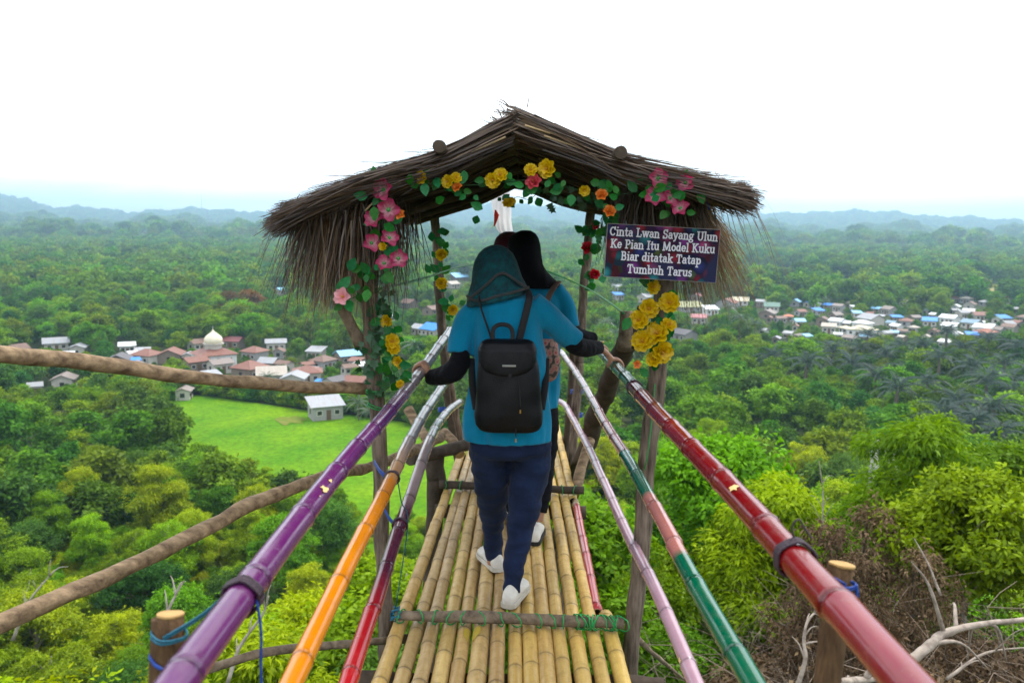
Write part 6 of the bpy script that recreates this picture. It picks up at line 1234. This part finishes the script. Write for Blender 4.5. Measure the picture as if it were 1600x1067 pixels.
# ---- the woman ahead of her, in black headscarf
Y2 = 4.3
sh2 = [(432, 800, 846, 0.06), (442, 790, 862, 0.075), (454, 782, 874, 0.09), (470, 780, 878, 0.105), (500, 779, 876, 0.11), (560, 777, 873, 0.115), (600, 776, 873, 0.12), (634, 775, 874, 0.12)]
sl2 = [([(790, 455, Y2), (778, 485, Y2), (774, 512, Y2)], [0.055, 0.055, 0.05]), ([(864, 452, Y2), (880, 474, Y2), (888, 495, Y2), (892, 512, 4.29)], [0.056, 0.056, 0.05, 0.048])]
ar2 = [([(775, 505, Y2), (776, 530, Y2), (782, 560, 4.36)], [0.046, 0.045, 0.035]), ([(890, 505, 4.29), (895, 519, 4.3), (908, 526, 4.33), (928, 529, 4.38)], [0.045, 0.046, 0.042, 0.034])]
hp2 = [(622, 780, 868, 0.11), (636, 777, 872, 0.12), (655, 777, 872, 0.12), (668, 782, 868, 0.10)]
lg2 = [([(848, 655, Y2), (848, 700, 4.28), (846, 740, 4.24), (843, 775, 4.2), (840, 800, 4.17)], [0.09, 0.08, 0.068, 0.06, 0.052]), ([(803, 655, 4.32), (803, 700, 4.36), (803, 740, 4.42), (803, 775, 4.46), (804, 795, 4.5)], [0.09, 0.08, 0.068, 0.06, 0.052])]
hj2 = [(360, 814, 829, 0.03), (364, 805, 836, 0.06), (371, 797, 841, 0.085), (382, 793, 844, 0.098), (396, 792, 845, 0.102), (412, 795, 848, 0.102), (424, 799, 854, 0.105), (434, 801, 864, 0.11), (443, 802, 874, 0.115), (449, 808, 876, 0.115)]
cR2, dR2 = rc(rgtP, 4.42)
p2_ = person('woman in black headscarf and turquoise tee walking ahead with one hand on the rail', Y2, (819, 399, 0.076), sh2, sl2, ar2, hp2, lg2, hj2, m_black, m_black, [(at(928, 529, 4.38), cR2, dR2, 0.026, 1)], [(atdeck(834, 852, 0.004), (0.12, 0.97), 0.235, None, True), (atdeck(806, 820, 0.004), (-0.1, 0.97), 0.235, None, True)], vox=0.0075)
bm = bmesh.new(); tube(bm, smooth_path([at(873, 440, 4.25), at(866, 448, 4.18), at(858, 462, 4.16), at(852, 480, 4.16)], 5), 0.017, n=10, ell=(1, 0.3)); 
bag = empty('shoulder_bag', at(863, 594, 4.15)); tag(bag, 'pink floral cloth bag hanging on the back of the woman ahead', 'bag'); bm_obj('strap', bm, pmat('brown strap', (0.16, 0.10, 0.08), rough=0.8), bag)
m, t, o = newmat('floral print'); L = t.links.new; tcn = N(t, 'ShaderNodeTexCoord'); vo = N(t, 'ShaderNodeTexVoronoi'); vo.inputs['Scale'].default_value = 42; L(tcn.outputs['Object'], vo.inputs['Vector']); rp3 = N(t, 'ShaderNodeValToRGB'); e = rp3.color_ramp.elements
e[0].position = 0.1; e[0].color = (0.30, 0.03, 0.05, 1); e[1].position = 0.55; e[1].color = (0.36, 0.22, 0.17, 1); x = e.new(0.32); x.color = (0.40, 0.13, 0.12, 1); x = e.new(0.75); x.color = (0.05, 0.04, 0.04, 1); L(vo.outputs['Distance'], rp3.inputs[0]); b = N(t, 'ShaderNodeBsdfPrincipled', Roughness=0.8); L(rp3.outputs[0], b.inputs['Base Color']); L(b.outputs[0], o.inputs[0]); m_floral = m
bm = bmesh.new(); px_loft(bm, [(530, 825, 868, 0.03), (540, 820, 872, 0.045), (560, 818, 875, 0.05), (580, 818, 874, 0.05), (591, 822, 868, 0.04), (596, 830, 862, 0.02)], 4.15, e=3, n=28); mesh_obj('pouch', remeshed(bm, 0.007, 3, folds(0.006, 12, 12, 12, 2)), m_floral, bag)
# ---- the third woman, mostly hidden
Y3 = 4.95
def shift(rows, dx, dyp, s): return [(r[0] + dyp,) + ((r[1] - 819) * s + 819 + dx, (r[2] - 819) * s + 819 + dx) + tuple(r[3:]) for r in rows]
def shp(seq, dx, dyp, dY, s): return [([((a - 819) * s + 819 + dx, (b - 358) * s + 358 + dyp, c + dY) for a, b, c in p], r) for p, r in seq]
S3 = 0.87
def sh3(rows): return [((r[0] - 358) * S3 + 360, (r[1] - 819) * S3 + 794, (r[2] - 819) * S3 + 794) + tuple(r[3:]) for r in rows]
armsL = [([(774, 505, Y2), (776, 530, Y2), (782, 570, 4.36)], [0.046, 0.045, 0.035]), ([(864, 505, Y2), (862, 530, Y2), (858, 570, 4.36)], [0.046, 0.045, 0.035])]
slL = [sl2[0], ([(848, 455, Y2), (860, 485, Y2), (864, 512, Y2)], [0.055, 0.055, 0.05])]
f3 = lambda seq: [([((a - 819) * S3 + 794, (b - 358) * S3 + 360, c + (Y3 - Y2)) for a, b, c in p], r) for p, r in seq]
p3_ = person('woman in maroon headscarf at the front, mostly hidden by the two behind her', Y3, (794, 397, 0.074), sh3(sh2), f3(slL), f3(armsL), sh3(hp2), f3([([(845, 655, Y2), (845, 700, Y2), (844, 740, Y2), (843, 790, Y2)], [0.09, 0.08, 0.065, 0.05]), lg2[1]]), sh3([(r[0], r[1] if r[0] < 420 else r[1] - 2, r[2] if r[0] < 430 else 848, r[3]) for r in hj2]), m_maroon, m_black, [], [(atdeck(813, 772, 0.004), (0.1, 1), 0.23), (atdeck(782, 766, 0.004), (-0.1, 1), 0.23)], vox=0.009)
# ================================================================== DRY BRUSH AND DEAD BRANCHES (lower right and lower left)
m_twig = pmat('dry twig', (0.30, 0.23, 0.17), (0.14, 0.10, 0.07), scale=20, rough=0.9, bump=0.4); m_white = pmat('bleached branch', (0.40, 0.33, 0.27), (0.17, 0.13, 0.10), scale=12, rough=0.85, bump=0.4)
rb = random.Random(9)
def gpt(x, y, h=0.0): return Vector((x, y, ground(x, y) + h))
def brush(name, label, cx, cy_, rad, ntw, nl, h, seed, lm, cat='brush'):
    rng = random.Random(seed); root = empty(name, gpt(cx, cy_)); tag(root, label, cat, 'dry brush on the slope'); bm = bmesh.new()
    for i in range(ntw):
        a = rng.random() * 6.28; q = rad * math.sqrt(rng.random()); p = gpt(cx + q * math.cos(a), cy_ + q * math.sin(a), 0.0); dv = Vector((rng.gauss(0, 0.7), rng.gauss(0, 0.7), rng.uniform(0.1, 1.0))).normalized(); L_ = h * rng.uniform(0.5, 1.4)
        pts = [p, p + dv * L_ * 0.4 + Vector((0, 0, 0.08 * L_)), p + dv * L_ * 0.75 + Vector((rng.gauss(0, 0.12) * L_, rng.gauss(0, 0.12) * L_, 0)), p + dv * L_ + Vector((rng.gauss(0, 0.2) * L_, rng.gauss(0, 0.2) * L_, -0.15 * L_))]; r0 = rng.uniform(0.006, 0.016); tube(bm, smooth_path(pts, 2), lambda t: r0 * (1 - 0.75 * t), n=4)
        for k in range(3): s = pts[1 + k % 2].lerp(pts[2], rng.random()); tube(bm, [s, s + Vector((rng.gauss(0, 0.25), rng.gauss(0, 0.25), rng.uniform(-0.05, 0.3))) * L_], lambda t: r0 * 0.45 * (1 - 0.7 * t), n=3)
    o = bm_obj('twigs', bm, m_twig, root); o['kind'] = 'stuff'; rg = np.random.default_rng(seed)
    bl = [(cx + rad * 0.8 * math.sqrt(rng.random()) * math.cos(a), cy_ + rad * 0.8 * math.sqrt(rng.random()) * math.sin(a), 0, rad * rng.uniform(0.12, 0.3)) for a in [rng.random() * 6.28 for _ in range(26)]]; bl = [(x, y, ground(x, y) + h * 0.45 * rng.random(), r) for x, y, z, r in bl]
    v, f, a = leaf_cloud(rg, bl, nl, 0.11, 0.05, 0.3, 0.6, per=6); o = mesh_obj('dead_leaves', np_mesh('dead_leaves', v, f, a), lm, root); o['kind'] = 'stuff'
for i, (px, d, rad, h, nl, lb) in enumerate(((1380, 9.5, 2.4, 1.3, 9000, 'tangle of dry brown twigs under the crimson rail'), (1620, 9.5, 2.6, 1.4, 9000, 'dry brown brush heap in the lower right corner'), (1170, 10.5, 2.2, 1.2, 8000, 'dry brush between the green rail and the crimson rail'), (1480, 14, 3.0, 2.2, 12000, 'taller dead brown thicket behind the stump post'), (1290, 14.5, 2.5, 2.8, 11000, 'brown withered thicket just beyond the crimson rail'), (1700, 14, 2.6, 1.8, 8000, 'dry brush at the right edge of the picture'))):
    x = (px - 800) / FPX * d; brush('dry_brush', lb, x, d, rad, 130, nl, h, 40 + i, m_l_dry)
def branch(name, label, pts, r, mat, subs=5, seed=0):
    rng = random.Random(seed); root = empty(name, at(*pts[0])); tag(root, label, 'branch'); P = smooth_path([at(*p) for p in pts], 5); bm = bmesh.new(); tube(bm, P, lambda t: r * (1 - 0.7 * t), n=9, wob=0.4, seed=seed); bm_obj('limb', bm, mat, root)
    L_ = (P[-1] - P[0]).length
    for k in range(subs):
        i = rng.randrange(len(P) // 4, len(P) - 1); s = P[i]; d = (P[i + 1] - s).normalized(); q = (d + Vector((rng.gauss(0, 0.7), rng.gauss(0, 0.5), rng.gauss(0.1, 0.7)))).normalized() * L_ * rng.uniform(0.15, 0.35); bm = bmesh.new(); tube(bm, smooth_path([s, s + q * 0.5 + Vector((0, 0, 0.05 * L_)), s + q], 4), lambda t: r * 0.45 * (1 - 0.75 * t), n=6, wob=0.3); bm_obj('twig', bm, mat, root)
branch('dead_branch', 'thick bleached dead branch crossing the lower right corner', [(1400, 1050, 8.0), (1450, 1010, 8.3), (1475, 990, 8.5), (1530, 975, 8.7), (1600, 968, 9.0), (1680, 960, 9.2)], 0.06, m_white, 7, 1)
branch('dead_branch', 'white forked dead branch rising below the crimson rail', [(1245, 1075, 8.5), (1258, 1030, 8.6), (1256, 1000, 8.7), (1262, 970, 8.8), (1280, 950, 8.9)], 0.03, m_white, 6, 2)
branch('dead_branch', 'pale log lying at the bottom edge right of the stump', [(1310, 1068, 7.5), (1350, 1062, 7.7), (1420, 1058, 8.0)], 0.05, m_white, 3, 3)
branch('dead_branch', 'thin pale stick leaning in the brown thicket', [(1470, 930, 11), (1450, 880, 11.2), (1428, 840, 11.4)], 0.018, m_white, 1, 4)
branch('dead_branch', 'long thin stick arching beside the pale branch', [(1480, 1060, 8.5), (1540, 1020, 8.8), (1620, 1010, 9.2)], 0.02, m_white, 3, 5)
branch('dead_branch', 'bare pole leaning down to the right of the walkway post', [(990, 990, 4.6), (1015, 1015, 4.7), (1050, 1045, 4.9), (1080, 1070, 5.1)], 0.02, m_log, 1, 6)
branch('bare_tree', 'pale bare forked sapling at the lower left', [(265, 1075, 9.5), (272, 1020, 9.6), (262, 960, 9.8), (285, 910, 10)], 0.035, m_bark_pale, 5, 7)
branch('bare_tree', 'thin bare sapling left of the purple rail stump', [(355, 1068, 8.8), (375, 1010, 9), (410, 960, 9.2), (420, 930, 9.3)], 0.025, m_bark_pale, 4, 8)
branch('bare_tree', 'slanting grey stem near the left edge', [(20, 1000, 13), (45, 940, 13.2), (85, 890, 13.5)], 0.03, m_bark_pale, 4, 9)
branch('bare_tree', 'slim leafless sapling standing behind the crimson rail', [(1282, 850, 17), (1286, 780, 17.2), (1280, 720, 17.5)], 0.022, m_bark_pale, 6, 10)
